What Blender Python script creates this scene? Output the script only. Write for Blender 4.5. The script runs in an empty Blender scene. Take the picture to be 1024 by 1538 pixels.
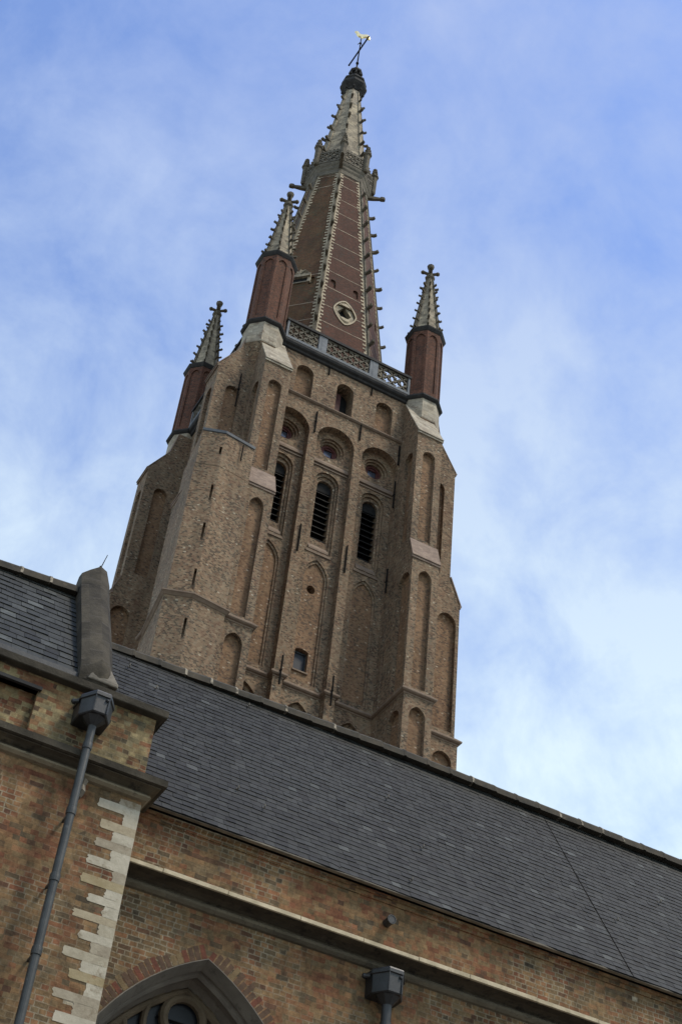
import bpy, bmesh, math, random
from mathutils import Vector, Matrix
from mathutils.geometry import tessellate_polygon
random.seed(7)
R_ = math.radians
sin, cos, pi = math.sin, math.cos, math.pi
SC = bpy.context.scene
COL = SC.collection

# ------------------------------------------------------------------ camera
YAW, PITCH, ROLL, FPX = 24.41, 43.03, 6.91, 2195.17
cam_d = bpy.data.cameras.new("camera")
cam_d.sensor_fit = 'VERTICAL'; cam_d.sensor_height = 36.0
cam_d.lens = 36.0 * FPX / 1538.0
cam_d.clip_start = 0.1; cam_d.clip_end = 6000
cam = bpy.data.objects.new("camera", cam_d); COL.objects.link(cam)
y_, p_, r_ = R_(YAW), R_(PITCH), R_(ROLL)
fw = Vector((sin(y_)*cos(p_), cos(y_)*cos(p_), sin(p_)))
r0 = Vector((cos(y_), -sin(y_), 0)); u0 = r0.cross(fw)
rt = r0*cos(r_) + u0*sin(r_); up = -r0*sin(r_) + u0*cos(r_)
M = Matrix((rt, up, -fw)).transposed().to_4x4(); M.translation = (0, 0, 1.6)
cam.matrix_world = M
SC.camera = cam

# ------------------------------------------------------------------ light
SUN_EL, SUN_AZ = 57.0, 138.0          # azimuth from +Y (towards the tower) clockwise: front right
SC.view_settings.view_transform = 'Standard'; SC.view_settings.look = 'None'
SC.view_settings.exposure = 0.7; SC.view_settings.gamma = 1.0
sun_d = bpy.data.lights.new("sun", 'SUN'); sun_d.energy = 1.8; sun_d.angle = R_(13)
sun_d.color = (1.0, 0.90, 0.74)
sun = bpy.data.objects.new("sun", sun_d); COL.objects.link(sun)
sd = Vector((sin(R_(SUN_AZ))*cos(R_(SUN_EL)), cos(R_(SUN_AZ))*cos(R_(SUN_EL)), sin(R_(SUN_EL))))
sun.rotation_euler = sd.to_track_quat('Z', 'Y').to_euler()
sun.location = sd*200


class NT:
    """small helper for building node trees"""
    def __init__(s, tree):
        s.t = tree; s.n = tree.nodes; s.l = tree.links
    def new(s, typ, **kw):
        n = s.n.new(typ)
        for k, v in kw.items(): setattr(n, k, v)
        return n
    def put(s, sock, v):
        if isinstance(v, bpy.types.NodeSocket): s.l.new(v, sock)
        elif v is not None: sock.default_value = v
    def m(s, op, a, b=None, c=None, clamp=False):
        n = s.new('ShaderNodeMath', operation=op, use_clamp=clamp)
        for i, v in enumerate((a, b, c)): s.put(n.inputs[i], v)
        return n.outputs[0]
    def vm(s, op, a, b=None, out=0):
        n = s.new('ShaderNodeVectorMath', operation=op)
        s.put(n.inputs[0], a); s.put(n.inputs[1], b)
        return n.outputs['Value'] if op in ('DOT_PRODUCT', 'LENGTH') else n.outputs[0]
    def mix(s, f, a, b, mode='MIX'):
        n = s.new('ShaderNodeMix', data_type='RGBA', blend_type=mode)
        s.put(n.inputs['Factor'], f)
        for k, v in (('A', a), ('B', b)):
            sk = [i for i in n.inputs if i.name == k and i.type == 'RGBA'][0]
            s.put(sk, v if isinstance(v, bpy.types.NodeSocket) else (*v[:3], 1))
        return [o for o in n.outputs if o.type == 'RGBA'][0]
    def noise(s, vec, scale, detail=3, rough=.55, out='Fac', dist=0):
        n = s.new('ShaderNodeTexNoise'); s.put(n.inputs['Vector'], vec)
        n.inputs['Scale'].default_value = scale; n.inputs['Detail'].default_value = detail
        n.inputs['Roughness'].default_value = rough; n.inputs['Distortion'].default_value = dist
        return n.outputs[out]
    def ramp(s, f, stops, interp='LINEAR'):
        n = s.new('ShaderNodeValToRGB'); s.put(n.inputs[0], f); e = n.color_ramp.elements
        n.color_ramp.interpolation = interp
        while len(e) < len(stops): e.new(0.5)
        for k, (p, c) in enumerate(stops):
            e[k].position = p; e[k].color = (*c[:3], 1) if not isinstance(c, (int, float)) else (c, c, c, 1)
        return n.outputs[0]
    def xyz(s, x, y, z):
        n = s.new('ShaderNodeCombineXYZ')
        for i, v in enumerate((x, y, z)): s.put(n.inputs[i], v)
        return n.outputs[0]
    def rng(s, v, a, b, c, d):
        n = s.new('ShaderNodeMapRange'); s.put(n.inputs[0], v)
        for i, q in enumerate((a, b, c, d)): n.inputs[i+1].default_value = q
        return n.outputs[0]


# ------------------------------------------------------------------ sky
W = bpy.data.worlds.new("World"); SC.world = W; W.use_nodes = True
w = NT(W.node_tree); w.n.clear()
sky = w.new('ShaderNodeTexSky'); sky.sky_type = 'NISHITA'; sky.sun_disc = False
sky.sun_elevation = R_(SUN_EL); sky.sun_rotation = R_(SUN_AZ)
sky.air_density = 1.0; sky.dust_density = 0.6; sky.ozone_density = 2.0
tc = w.new('ShaderNodeTexCoord')
gen = tc.outputs['Generated']
nrm = w.vm('NORMALIZE', gen)
sp = w.new('ShaderNodeSeparateXYZ'); w.l.new(nrm, sp.inputs[0])
zz = w.m('MAXIMUM', sp.outputs[2], 0.06)
cx_ = w.m('DIVIDE', sp.outputs[0], zz); cy_ = w.m('DIVIDE', sp.outputs[1], zz)
cv = w.xyz(cx_, cy_, 0.0)
n1 = w.noise(nrm, 4.2, 8, .6, dist=.35)
n2 = w.noise(nrm, 13.0, 7, .62, dist=.3)
nn = w.m('ADD', w.m('MULTIPLY', n1, .66), w.m('MULTIPLY', n2, .34))
low = w.rng(sp.outputs[2], .40, .86, 1.15, 0.0)          # more cloud low down
cl = w.m('MULTIPLY', w.rng(w.m('ADD', nn, w.m('MULTIPLY', low, .18)), .40, .66, 0.0, 1.0), 1.0, clamp=True)
cl = w.m('ADD', w.m('MULTIPLY', cl, .86), .06)
SKYK = 0.14
skyc = w.mix(1.0, sky.outputs[0], (SKYK*1.02, SKYK*1.06, SKYK*1.24), 'MULTIPLY')
cloudc = w.mix(low, (0.275, 0.345, 0.54), (0.57, 0.68, 0.69))
sc_ = w.mix(cl, skyc, cloudc)
bg = w.new('ShaderNodeBackground'); w.l.new(sc_, bg.inputs[0]); bg.inputs[1].default_value = 1.0
wo = w.new('ShaderNodeOutputWorld'); w.l.new(bg.outputs[0], wo.inputs[0])


# ------------------------------------------------------------------ materials
def mat(name):
    m_ = bpy.data.materials.new(name); m_.use_nodes = True
    t = NT(m_.node_tree); b = t.n['Principled BSDF']
    return m_, t, b

def surf_uv(t):
    g = t.new('ShaderNodeNewGeometry')
    P, N = g.outputs['Position'], g.outputs['True Normal']
    T = t.vm('NORMALIZE', t.vm('CROSS_PRODUCT', (.004, .002, 1.0), N))
    B = t.vm('CROSS_PRODUCT', N, T)
    return P, t.vm('DOT_PRODUCT', P, T), t.vm('DOT_PRODUCT', P, B)

def brick_mat(name, bw, bh, palette, mortar, mw=.011, dark=(.05, .045, .04), darkr=(0.0, .35), mvis=(.2, 1.0),
              patch=.5, eng=True, bump=.35, rough=.9, tint=None, streak=.25, jit=.05, mscale=.5, pale=0.0, wear=0.0, moss=None, dmix=.75, grey=0.0, spec=.2, var=(.78, 1.2), even=None):
    m_, t, b = mat(name)
    P, u, v = surf_uv(t)
    wob = t.noise(P, 3.0, 2)
    v = t.m('ADD', v, t.m('MULTIPLY', t.m('SUBTRACT', wob, .5), jit*.5))
    u = t.m('ADD', u, t.m('MULTIPLY', t.m('SUBTRACT', wob, .5), jit))
    vr = t.m('DIVIDE', v, bh); row = t.m('FLOOR', vr); fv = t.m('FRACT', vr)
    wr = t.new('ShaderNodeTexWhiteNoise', noise_dimensions='1D'); t.put(wr.inputs['W'], row)
    par = t.m('FLOORED_MODULO', row, 2.0)
    if eng: wid = t.m('MULTIPLY', bw, t.m('SUBTRACT', 1.0, t.m('MULTIPLY', par, .47)))
    else: wid = t.m('MULTIPLY', bw, 1.0)
    us = t.m('ADD', t.m('DIVIDE', u, wid), t.m('MULTIPLY', wr.outputs[0], .35 if not eng else 1.0))
    if not eng: us = t.m('ADD', us, t.m('MULTIPLY', par, .5))
    colm = t.m('FLOOR', us); fu = t.m('FRACT', us)
    wn = t.new('ShaderNodeTexWhiteNoise', noise_dimensions='3D')
    t.l.new(t.xyz(colm, row, 0.0), wn.inputs['Vector'])
    wv = wn.outputs['Value']
    ws = t.new('ShaderNodeSeparateColor'); t.l.new(wn.outputs['Color'], ws.inputs[0])
    big = t.noise(P, .28, 4, .6); mid = t.noise(P, mscale*2.4, 4, .6)
    k = t.m('ADD', t.m('MULTIPLY', ws.outputs[0], 1-patch), t.m('MULTIPLY', t.rng(t.m('ADD', t.m('MULTIPLY', big, .5), t.m('MULTIPLY', mid, .5)), .32, .68, 0, 1), patch))
    c = t.ramp(k, palette)
    c = t.mix(1.0, c, t.ramp(ws.outputs[1], [(0, var[0]), (1, var[1])]), 'MULTIPLY')
    if even: c = t.mix(even[0], c, even[1])
    df = t.rng(t.noise(P, mscale, 3, .6), .38, .66, darkr[0], darkr[1])
    c = t.mix(t.m('MULTIPLY', t.m('LESS_THAN', ws.outputs[2], df), dmix), c, dark)
    if pale > 0:
        c = t.mix(t.m('MULTIPLY', t.m('LESS_THAN', wv, pale), .8), c, (.42, .36, .27))
    eu = t.m('LESS_THAN', t.m('MULTIPLY', fu, wid), mw); ev = t.m('LESS_THAN', t.m('MULTIPLY', fv, bh), mw)
    em = t.m('MAXIMUM', eu, ev)
    vis = t.rng(t.noise(P, mscale*1.3, 3, .6), .40, .62, mvis[0], mvis[1])
    c = t.mix(t.m('MULTIPLY', em, vis), c, mortar)
    fine = t.noise(P, 26, 3, .7)
    c = t.mix(1.0, c, t.ramp(fine, [(.2, .72), (.8, 1.25)]), 'MULTIPLY')
    if streak:
        sv = t.vm('MULTIPLY', P, (1.6, 1.6, .22))
        st = t.noise(sv, 1.0, 5, .65)
        c = t.mix(streak, c, t.ramp(st, [(.3, .45), (.62, 1.12)]), 'MULTIPLY')
    if grey:
        c = t.mix(t.rng(t.noise(P, .22, 5, .65), .40, .62, 0, grey), c, t.mix(1.0, c, (.76, .80, .84), 'MULTIPLY'))
    if wear:
        c = t.mix(wear, c, t.ramp(t.noise(P, 9, 6, .75), [(.3, .38), (.52, 1.0), (.72, 1.5)]), 'MULTIPLY')
    if moss:
        g2 = t.new('ShaderNodeNewGeometry'); sx = t.new('ShaderNodeSeparateXYZ'); t.l.new(g2.outputs['True Normal'], sx.inputs[0])
        mm = t.m('MULTIPLY', t.rng(sx.outputs[0], -.45, -.75, 0, .8), t.rng(t.noise(P, .9, 4, .6), .3, .6, .5, 1.0))
        c = t.mix(mm, c, t.mix(1.0, c, moss, 'MULTIPLY'))
    if tint: c = t.mix(1.0, c, tint, 'MULTIPLY')
    t.l.new(c, b.inputs['Base Color']); b.inputs['Roughness'].default_value = rough
    b.inputs['Specular IOR Level'].default_value = spec
    if bump:
        hgt = t.m('ADD', t.m('MULTIPLY', t.m('SUBTRACT', 1.0, em), .6), t.m('MULTIPLY', t.m('ADD', ws.outputs[1], fine), .4))
        bn = t.new('ShaderNodeBump'); t.l.new(hgt, bn.inputs['Height'])
        bn.inputs['Strength'].default_value = bump; bn.inputs['Distance'].default_value = .012
        t.l.new(bn.outputs[0], b.inputs['Normal'])
    return m_

def stone_mat(name, c1, c2, scale=3.0, blotch=None, rough=.85, bump=.3, spec=.25, metal=0.0, courses=None, lo=.35, hi=.65, bscale=6.0):
    m_, t, b = mat(name)
    P, u, v = surf_uv(t)
    c = t.mix(t.rng(t.noise(P, scale, 6, .65), lo, hi, 0, 1), c1, c2)
    if courses:
        ch, cw, amt = courses
        vr = t.m('DIVIDE', v, ch); row = t.m('FLOOR', vr)
        us = t.m('ADD', t.m('DIVIDE', u, cw), t.m('MULTIPLY', t.m('FLOORED_MODULO', row, 2.0), .5))
        wn = t.new('ShaderNodeTexWhiteNoise', noise_dimensions='2D'); t.l.new(t.xyz(t.m('FLOOR', us), row, 0.0), wn.inputs['Vector'])
        c = t.mix(amt, c, t.ramp(wn.outputs[0], [(0, (.35, .34, .32)), (.5, (.95, .93, .88)), (1, (1.5, 1.45, 1.3))]), 'MULTIPLY')
        em = t.m('MAXIMUM', t.m('LESS_THAN', t.m('FRACT', vr), min(.1, .03/ch)), t.m('LESS_THAN', t.m('FRACT', us), min(.05, .022/cw)))
        c = t.mix(t.m('MULTIPLY', em, .45), c, (.08, .07, .06))
    if blotch:
        bc, th, amt = blotch
        c = t.mix(t.m('MULTIPLY', t.rng(t.noise(P, bscale, 5, .7), th, th+.12, 0, 1), amt), c, bc)
    t.l.new(c, b.inputs['Base Color']); b.inputs['Roughness'].default_value = rough
    b.inputs['Specular IOR Level'].default_value = spec; b.inputs['Metallic'].default_value = metal
    if bump:
        bn = t.new('ShaderNodeBump'); t.l.new(t.noise(P, scale*5, 5, .7), bn.inputs['Height'])
        bn.inputs['Strength'].default_value = bump; bn.inputs['Distance'].default_value = .02
        t.l.new(bn.outputs[0], b.inputs['Normal'])
    return m_

MT = {}
TOWER_PAL = [(0, (.115, .064, .043)), (.22, (.165, .098, .064)), (.45, (.205, .135, .087)), (.65, (.235, .163, .105)), (.85, (.19, .148, .105)), (1, (.185, .085, .056))]
MT['tbrick'] = brick_mat('tower brick', .125, .078, TOWER_PAL, (.24, .19, .13), mw=.014, dark=(.042, .036, .030), darkr=(.06, .40), mvis=(.1, .7), patch=.34, streak=.5, jit=.04, mscale=.45, pale=.008, bump=.6, eng=False, dmix=.66, grey=.7, tint=(1.12, 1.13, 1.10))
MT['pbrick'] = brick_mat('tower panel brick', .125, .078, [(0, (.13, .076, .047)), (.3, (.185, .115, .07)), (.6, (.225, .150, .09)), (.85, (.20, .14, .088)), (1, (.19, .092, .055))], (.23, .175, .12), dark=(.055, .05, .045), darkr=(.04, .28), mvis=(.1, .6), patch=.4, streak=.5, mscale=.4, pale=.012, bump=.5, eng=False, dmix=.6, grey=.4, tint=(1.08, 1.0, .95))
MT['rbrick'] = brick_mat('turret red brick', .16, .085, [(0, (.055, .030, .022)), (.4, (.098, .045, .030)), (.7, (.13, .056, .036)), (1, (.085, .052, .036))], (.17, .11, .078), dark=(.04, .03, .026), darkr=(.02, .26), mvis=(.3, .9), patch=.55, streak=.5, mscale=.5, bump=.3)
MT['sbrick'] = brick_mat('spire brick', .17, .075, [(0, (.040, .025, .018)), (.4, (.072, .034, .023)), (.75, (.098, .043, .029)), (1, (.062, .038, .024))], (.085, .052, .036), dark=(.06, .05, .04), darkr=(0, .2), mvis=(.1, .4), patch=.6, streak=.4, mscale=.3, bump=.3, moss=(1.25, 1.6, 1.0))
MT['nbrick'] = brick_mat('aisle brick', .165, .064, [(0, (.055, .034, .024)), (.14, (.14, .047, .027)), (.34, (.185, .080, .042)), (.54, (.20, .118, .058)), (.70, (.155, .105, .056)), (.85, (.105, .082, .052)), (1, (.165, .040, .024))], (.25, .20, .14), mw=.014, dark=(.036, .030, .024), darkr=(.0, .22), mvis=(-.25, .9), patch=.52, streak=.55, jit=.07, mscale=.9, bump=.9, pale=.002, wear=.85, dmix=.55, even=(.14, (.17, .092, .052)), tint=(1.02, 1.06, 1.04))
MT['abrick'] = brick_mat('attic brick', .165, .064, [(0, (.05, .036, .027)), (.22, (.14, .056, .033)), (.42, (.18, .105, .055)), (.6, (.225, .175, .095)), (.78, (.17, .14, .085)), (.9, (.11, .098, .072)), (1, (.15, .052, .034))], (.24, .195, .125), mw=.014, dark=(.036, .030, .024), darkr=(.02, .26), mvis=(.0, .8), patch=.5, streak=.6, jit=.07, mscale=1.1, bump=.9, pale=.008, wear=.85, dmix=.7, tint=(1.06, 1.06, 1.0))
def slate_mat(name, k, tints):
    m_, t, b = mat(name); P, u, v = surf_uv(t)
    at = t.new('ShaderNodeAttribute'); at.attribute_name = 'tone'; at.attribute_type = 'GEOMETRY'
    c = t.ramp(at.outputs['Fac'], [(0, tuple(x*.35*k for x in tints)), (.25, tuple(x*.75*k for x in tints)), (.7, tuple(x*1.1*k for x in tints)), (.93, tuple(x*1.45*k for x in tints)), (1, tuple(x*2.6*k for x in tints))])
    c = t.mix(.8, c, t.ramp(t.noise(P, 7, 6, .75), [(.3, .55), (.52, 1.0), (.72, 1.45)]), 'MULTIPLY')
    c = t.mix(.45, c, t.ramp(t.noise(t.vm('MULTIPLY', P, (1.4, .5, .5)), .8, 5, .65), [(.32, .6), (.65, 1.25)]), 'MULTIPLY')
    c = t.mix(t.rng(t.noise(P, 30, 3, .7), .68, .78, 0, .35), c, (.10, .10, .085))
    t.l.new(c, b.inputs['Base Color']); b.inputs['Roughness'].default_value = .6; b.inputs['Specular IOR Level'].default_value = .16
    bn = t.new('ShaderNodeBump'); t.l.new(t.noise(P, 40, 4, .7), bn.inputs['Height']); bn.inputs['Strength'].default_value = .3; bn.inputs['Distance'].default_value = .01
    t.l.new(bn.outputs[0], b.inputs['Normal'])
    return m_
MT['slate'] = slate_mat('roof slate', 1.0, (.0235, .0250, .0238)); MT['slate2'] = slate_mat('big roof slate', 1.0, (.036, .0385, .0365))
MT['cream'] = stone_mat('white stone', (.26, .22, .165), (.40, .36, .29), 1.6, ((.14, .10, .07), .55, .8), courses=(.28, .6, .3), bscale=2.2)
MT['lip'] = stone_mat('pale stone', (.34, .285, .19), (.54, .455, .32), 4, ((.09, .075, .055), .60, .8))
MT['lipd'] = stone_mat('tan moulding', (.15, .122, .08), (.24, .195, .13), 3, ((.06, .05, .037), .57, .8))
MT['roll'] = stone_mat('light-toned brown roll moulding', (.085, .072, .052), (.15, .128, .092), 3, ((.035, .03, .024), .55, .8), courses=(50, 1.15, .3))  # paler than the cove: light caught by the roll is put into its colour
MT['band'] = stone_mat('worn stone band', (.20, .15, .11), (.32, .26, .19), 4, ((.09, .06, .045), .55, .8))
MT['grey'] = stone_mat('grey parapet stone', (.125, .135, .148), (.19, .20, .212), 2.5, ((.10, .10, .10), .62, .6))
MT['slab'] = stone_mat('weathering tiles', (.195, .14, .11), (.28, .21, .165), 2.0, ((.13, .10, .08), .58, .7), courses=(.12, .25, .2))
MT['string'] = stone_mat('string course brick', (.155, .11, .08), (.225, .17, .125), 3.0, ((.07, .055, .045), .58, .7))
MT['spstone'] = stone_mat('spire stone', (.20, .17, .125), (.37, .32, .24), 1.4, ((.06, .05, .037), .54, .85), courses=(.30, .45, .55), bscale=3.5)
MT['crock'] = stone_mat('weathered carved stone', (.070, .060, .044), (.15, .127, .09), 3.0, ((.028, .025, .021), .53, .85))
MT['rib'] = stone_mat('pale quoin stone', (.30, .25, .175), (.46, .39, .28), 2.5, ((.10, .08, .058), .58, .85))
MT['darkring'] = stone_mat('dark moulded stone', (.022, .022, .023), (.045, .043, .041), 3.0, ((.08, .07, .055), .66, .6))
MT['gallery'] = stone_mat('gallery stone', (.10, .088, .068), (.165, .145, .112), 2.0, ((.04, .035, .027), .54, .85))
MT['lead'] = stone_mat('lead', (.017, .019, .0195), (.038, .041, .041), 3.2, ((.10, .105, .10), .62, .6), bscale=9, hi=.62, lo=.4, rough=.5, spec=.5, bump=.15)
MT['leadpale'] = stone_mat('pale lead', (.065, .07, .08), (.10, .108, .12), 2.2, ((.12, .13, .14), .62, .5), rough=.5, spec=.5, bump=.1)
MT['leaddark'] = stone_mat('dark lead', (.009, .010, .011), (.024, .025, .027), 3.5, ((.07, .07, .065), .63, .6), bscale=10, rough=.45, spec=.5, bump=.15)
MT['iron'] = stone_mat('black iron', (.006, .006, .006), (.016, .014, .012), 6, None, rough=.85, spec=.08, bump=.1)
MT['wood'] = stone_mat('old dark wood', (.05, .02, .018), (.09, .035, .03), 4, None, rough=.7)
MT['redframe'] = stone_mat('dark red frame', (.055, .018, .016), (.10, .03, .026), 5, None, rough=.6)
MT['louvre'] = stone_mat('dark louvre board', (.010, .010, .010), (.020, .020, .020), 5, None, rough=.8, spec=.1)
MT['louvrelip'] = stone_mat('louvre edge', (.035, .033, .030), (.06, .056, .05), 5, None, rough=.7)
MT['coping'] = stone_mat('rendered coping', (.022, .019, .0145), (.072, .062, .047), 2.6, ((.13, .115, .085), .63, .6), rough=.95, bscale=7, courses=(.58, 50, .35), lo=.3, hi=.7, bump=.8)
MT['kneeler'] = stone_mat('kneeler stone', (.11, .098, .08), (.20, .175, .14), 4, ((.05, .045, .035), .58, .7))
def ridge_mat():
    m_, t, b = mat('mossy ridge tile'); g = t.new('ShaderNodeNewGeometry'); P = g.outputs['Position']
    c = t.mix(t.rng(t.noise(P, 3.5, 5, .7), .35, .65, 0, 1), (.022, .020, .015), (.058, .047, .032))
    c = t.mix(t.rng(t.noise(P, 9, 4, .7), .62, .74, 0, .7), c, (.15, .12, .085))
    sx = t.new('ShaderNodeSeparateXYZ'); t.l.new(P, sx.inputs[0])
    fr = t.m('FRACT', t.m('DIVIDE', sx.outputs[0], .42)); cell = t.m('FLOOR', t.m('DIVIDE', t.m('ADD', sx.outputs[0], .1), .42))
    wn = t.new('ShaderNodeTexWhiteNoise', noise_dimensions='1D'); t.put(wn.inputs['W'], cell)
    j = t.m('MULTIPLY', t.m('LESS_THAN', fr, .09), t.m('GREATER_THAN', wn.outputs[0], .45))
    j = t.m('MULTIPLY', j, t.rng(t.noise(P, 14, 3), .42, .55, 0, .9))
    c = t.mix(j, c, (.30, .26, .20)); t.l.new(c, b.inputs['Base Color']); b.inputs['Roughness'].default_value = .95
    return m_
MT['ridge'] = ridge_mat()
for nm, ca, cb in (('vred', (.075, .028, .018), (.15, .052, .030)), ('vyel', (.12, .083, .042), (.20, .14, .072)), ('vbrn', (.06, .036, .024), (.11, .066, .04))):
    MT[nm] = stone_mat('voussoir brick ' + nm[1:], ca, cb, 9, ((.05, .04, .03), .6, .6))
MT['joint'] = stone_mat('mortar joint', (.32, .28, .22), (.45, .40, .32), 5, None)
MT['cornice'] = stone_mat('shade-darkened cornice stone', (.050, .041, .029), (.092, .076, .053), 2.5, ((.022, .019, .015), .53, .8), courses=(50, 1.15, .35))  # base colour darkened to carry the deep shade of the cornice coves
MT['quoin'] = stone_mat('white quoin stone', (.30, .26, .19), (.42, .375, .285), 7.0, ((.17, .125, .07), .56, .75), rough=.9, bscale=3.5)
for q_i, (q_a, q_b) in enumerate((((.24, .20, .145), (.34, .295, .22)), ((.34, .305, .235), (.45, .405, .32)), ((.28, .23, .155), (.39, .33, .23)))):
    MT['quoin%d' % q_i] = stone_mat('corner stone tone', q_a, q_b, 7.0, ((.14, .10, .055), .55, .8), rough=.9, bscale=4.0)
MT['quoin_y'] = stone_mat('yellow quoin stone', (.26, .205, .115), (.34, .28, .175), 7.0, ((.22, .11, .05), .57, .75), rough=.9)
MT['window'] = stone_mat('grey window stone', (.12, .105, .088), (.18, .16, .132), 2.5, ((.06, .052, .044), .58, .7))
MT['tracery'] = stone_mat('brown tracery stone', (.10, .076, .050), (.16, .122, .08), 3, ((.03, .026, .02), .58, .6))
MT['paving'] = stone_mat('paving', (.14, .13, .12), (.22, .21, .19), .8, ((.10, .095, .09), .6, .5), courses=(.3, .3, .25))
MT['dark'] = stone_mat('dark interior', (.006, .006, .007), (.012, .012, .013), 3, None, bump=0)
def simple(name, col, rough, metal=0, spec=.5):
    m_, t, b = mat(name); P = t.new('ShaderNodeNewGeometry').outputs['Position']
    c = t.mix(t.noise(P, 5, 3), tuple(x*.75 for x in col), tuple(x*1.2 for x in col))
    t.l.new(c, b.inputs['Base Color']); b.inputs['Roughness'].default_value = rough
    b.inputs['Metallic'].default_value = metal; b.inputs['Specular IOR Level'].default_value = spec
    return m_
MT['glass'] = simple('window glass', (.010, .012, .016), .35, 0, .25)
MT['paleglass'] = simple('pale glass', (.05, .06, .085), .12, 0, .9)
MT['gold'] = simple('gilded metal', (1.0, .84, .46), .42, .75)


# ------------------------------------------------------------------ mesh helpers
class MB:
    def __init__(s): s.v = []; s.f = []
    def add(s, vs, fs):
        o = len(s.v); s.v += [tuple(q) for q in vs]; s.f += [tuple(i+o for i in f) for f in fs]
    def quad(s, *p): s.add(p, [tuple(range(len(p)))])
    def box(s, x0, x1, y0, y1, z0, z1):
        s.add([(x0, y0, z0), (x1, y0, z0), (x1, y1, z0), (x0, y1, z0), (x0, y0, z1), (x1, y0, z1), (x1, y1, z1), (x0, y1, z1)],
              [(0, 3, 2, 1), (4, 5, 6, 7), (0, 1, 5, 4), (1, 2, 6, 5), (2, 3, 7, 6), (3, 0, 4, 7)])
    def hexa(s, p):   # 8 points: bottom 4, top 4
        s.add(p, [(0, 3, 2, 1), (4, 5, 6, 7), (0, 1, 5, 4), (1, 2, 6, 5), (2, 3, 7, 6), (3, 0, 4, 7)])
    def loft(s, rings, cap0=True, cap1=True):
        n = len(rings[0]); o = len(s.v)
        for r in rings: s.v += [tuple(q) for q in r]
        for k in range(len(rings)-1):
            a, b = o+k*n, o+(k+1)*n
            for i in range(n):
                j = (i+1) % n; s.f.append((a+i, a+j, b+j, b+i))
        if cap0: s.f.append(tuple(o+i for i in range(n-1, -1, -1)))
        if cap1: s.f.append(tuple(o+(len(rings)-1)*n+i for i in range(n)))
    def tube(s, a, b, r0, r1=None, n=8):
        a, b = Vector(a), Vector(b); r1 = r0 if r1 is None else r1
        d = (b-a).normalized(); x = d.orthogonal().normalized(); y = d.cross(x)
        s.loft([[c + (x*cos(2*pi*i/n) + y*sin(2*pi*i/n))*r for i in range(n)] for c, r in ((a, r0), (b, r1))])
    def bar(s, a, b, w_, t_, side):   # flat bar from a to b, width along side, thickness normal
        a, b, side = Vector(a), Vector(b), Vector(side).normalized(); d = (b-a).normalized(); n_ = d.cross(side).normalized()
        p = []
        for c in (a, b):
            p += [c-side*w_-n_*t_, c+side*w_-n_*t_, c+side*w_+n_*t_, c-side*w_+n_*t_]
        s.hexa(p)
    def ball(s, c, r, sq=1.0, n=8, m_=5):
        c = Vector(c)
        s.loft([[c + Vector((r*sin(pi*(k+.02)/(m_+.04))*cos(2*pi*i/n), r*sin(pi*(k+.02)/(m_+.04))*sin(2*pi*i/n), -r*sq*cos(pi*(k+.02)/(m_+.04)))) for i in range(n)] for k in range(m_+1)])
    def build(s, name, m_, parent=None, off=None, bevel=0, smooth=False):
        me = bpy.data.meshes.new(name); me.from_pydata(s.v, [], s.f); me.validate(); me.materials.append(m_)
        if smooth:
            for p in me.polygons: p.use_smooth = True
        o = bpy.data.objects.new(name, me); COL.objects.link(o)
        if parent is not None:
            o.parent = parent
            if off is not None: o.location = -Vector(off)
        if bevel:
            md = o.modifiers.new('bevel', 'BEVEL'); md.width = bevel; md.segments = 2; md.limit_method = 'ANGLE'
        return o

def empty(name, loc, label, cat):
    o = bpy.data.objects.new(name, None); o.empty_display_size = .5; COL.objects.link(o)
    o.location = loc; o['label'] = label; o['category'] = cat
    return o

class Fr:
    def __init__(s, o, u, v, n): s.o, s.u, s.v, s.n = Vector(o), Vector(u), Vector(v), Vector(n)
    def p(s, a, b, d=0): return s.o + s.u*a + s.v*b - s.n*d

def tess(mb, F, outer, holes, d):
    loops = [[Vector((a, b, 0)) for a, b in outer]] + [[Vector((a, b, 0)) for a, b in h] for h in holes]
    tri = tessellate_polygon(loops); flat = [q for l in loops for q in l]
    vs = [F.p(q.x, q.y, d) for q in flat]; fs = []
    for t in tri:
        a, b, c = (vs[i] for i in t)
        fs.append(tuple(t) if (b-a).cross(c-a).dot(F.n) > 0 else (t[0], t[2], t[1]))
    mb.add(vs, fs)

def surf(mb, F, poly, d, kids=()):
    tess(mb, F, poly, [k['poly'] for k in kids], d)
    for k in kids:
        m2 = k.get('side', mb); q = k['poly']; n = len(q)
        for i in range(n):
            a, b = q[i], q[(i+1) % n]
            m2.quad(F.p(*a, d), F.p(*b, d), F.p(*b, k['d']), F.p(*a, k['d']))
        if k.get('back', True): surf(k.get('mb', mb), F, q, k['d'], k.get('kids', ()))

def rect(a0, a1, b0, b1): return [(a0, b0), (a1, b0), (a1, b1), (a0, b1)]
def arch(c, h, z0, zs, rise=None, n=12):
    """round (rise None) or pointed arch opening"""
    pts = [(c-h, z0), (c+h, z0)]
    if rise is None:
        pts += [(c+h*cos(pi*i/n), zs+h*sin(pi*i/n)) for i in range(n+1)]
    elif rise < h*.95:       # segmental
        r = (h*h+rise*rise)/(2*rise); a = math.asin(h/r)
        pts += [(c+r*sin(a-2*a*i/n), zs+rise-r+r*cos(a-2*a*i/n)) for i in range(n+1)]
    else:
        r = (h*h+rise*rise)/(2*h); a = math.asin(min(1, rise/r)); k = n//2
        pts += [(c+h-r+r*cos(a*i/k), zs+r*sin(a*i/k)) for i in range(k+1)]
        pts += [(c-h+r-r*cos(a*i/k), zs+r*sin(a*i/k)) for i in range(k-1, -1, -1)]
    return pts
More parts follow.
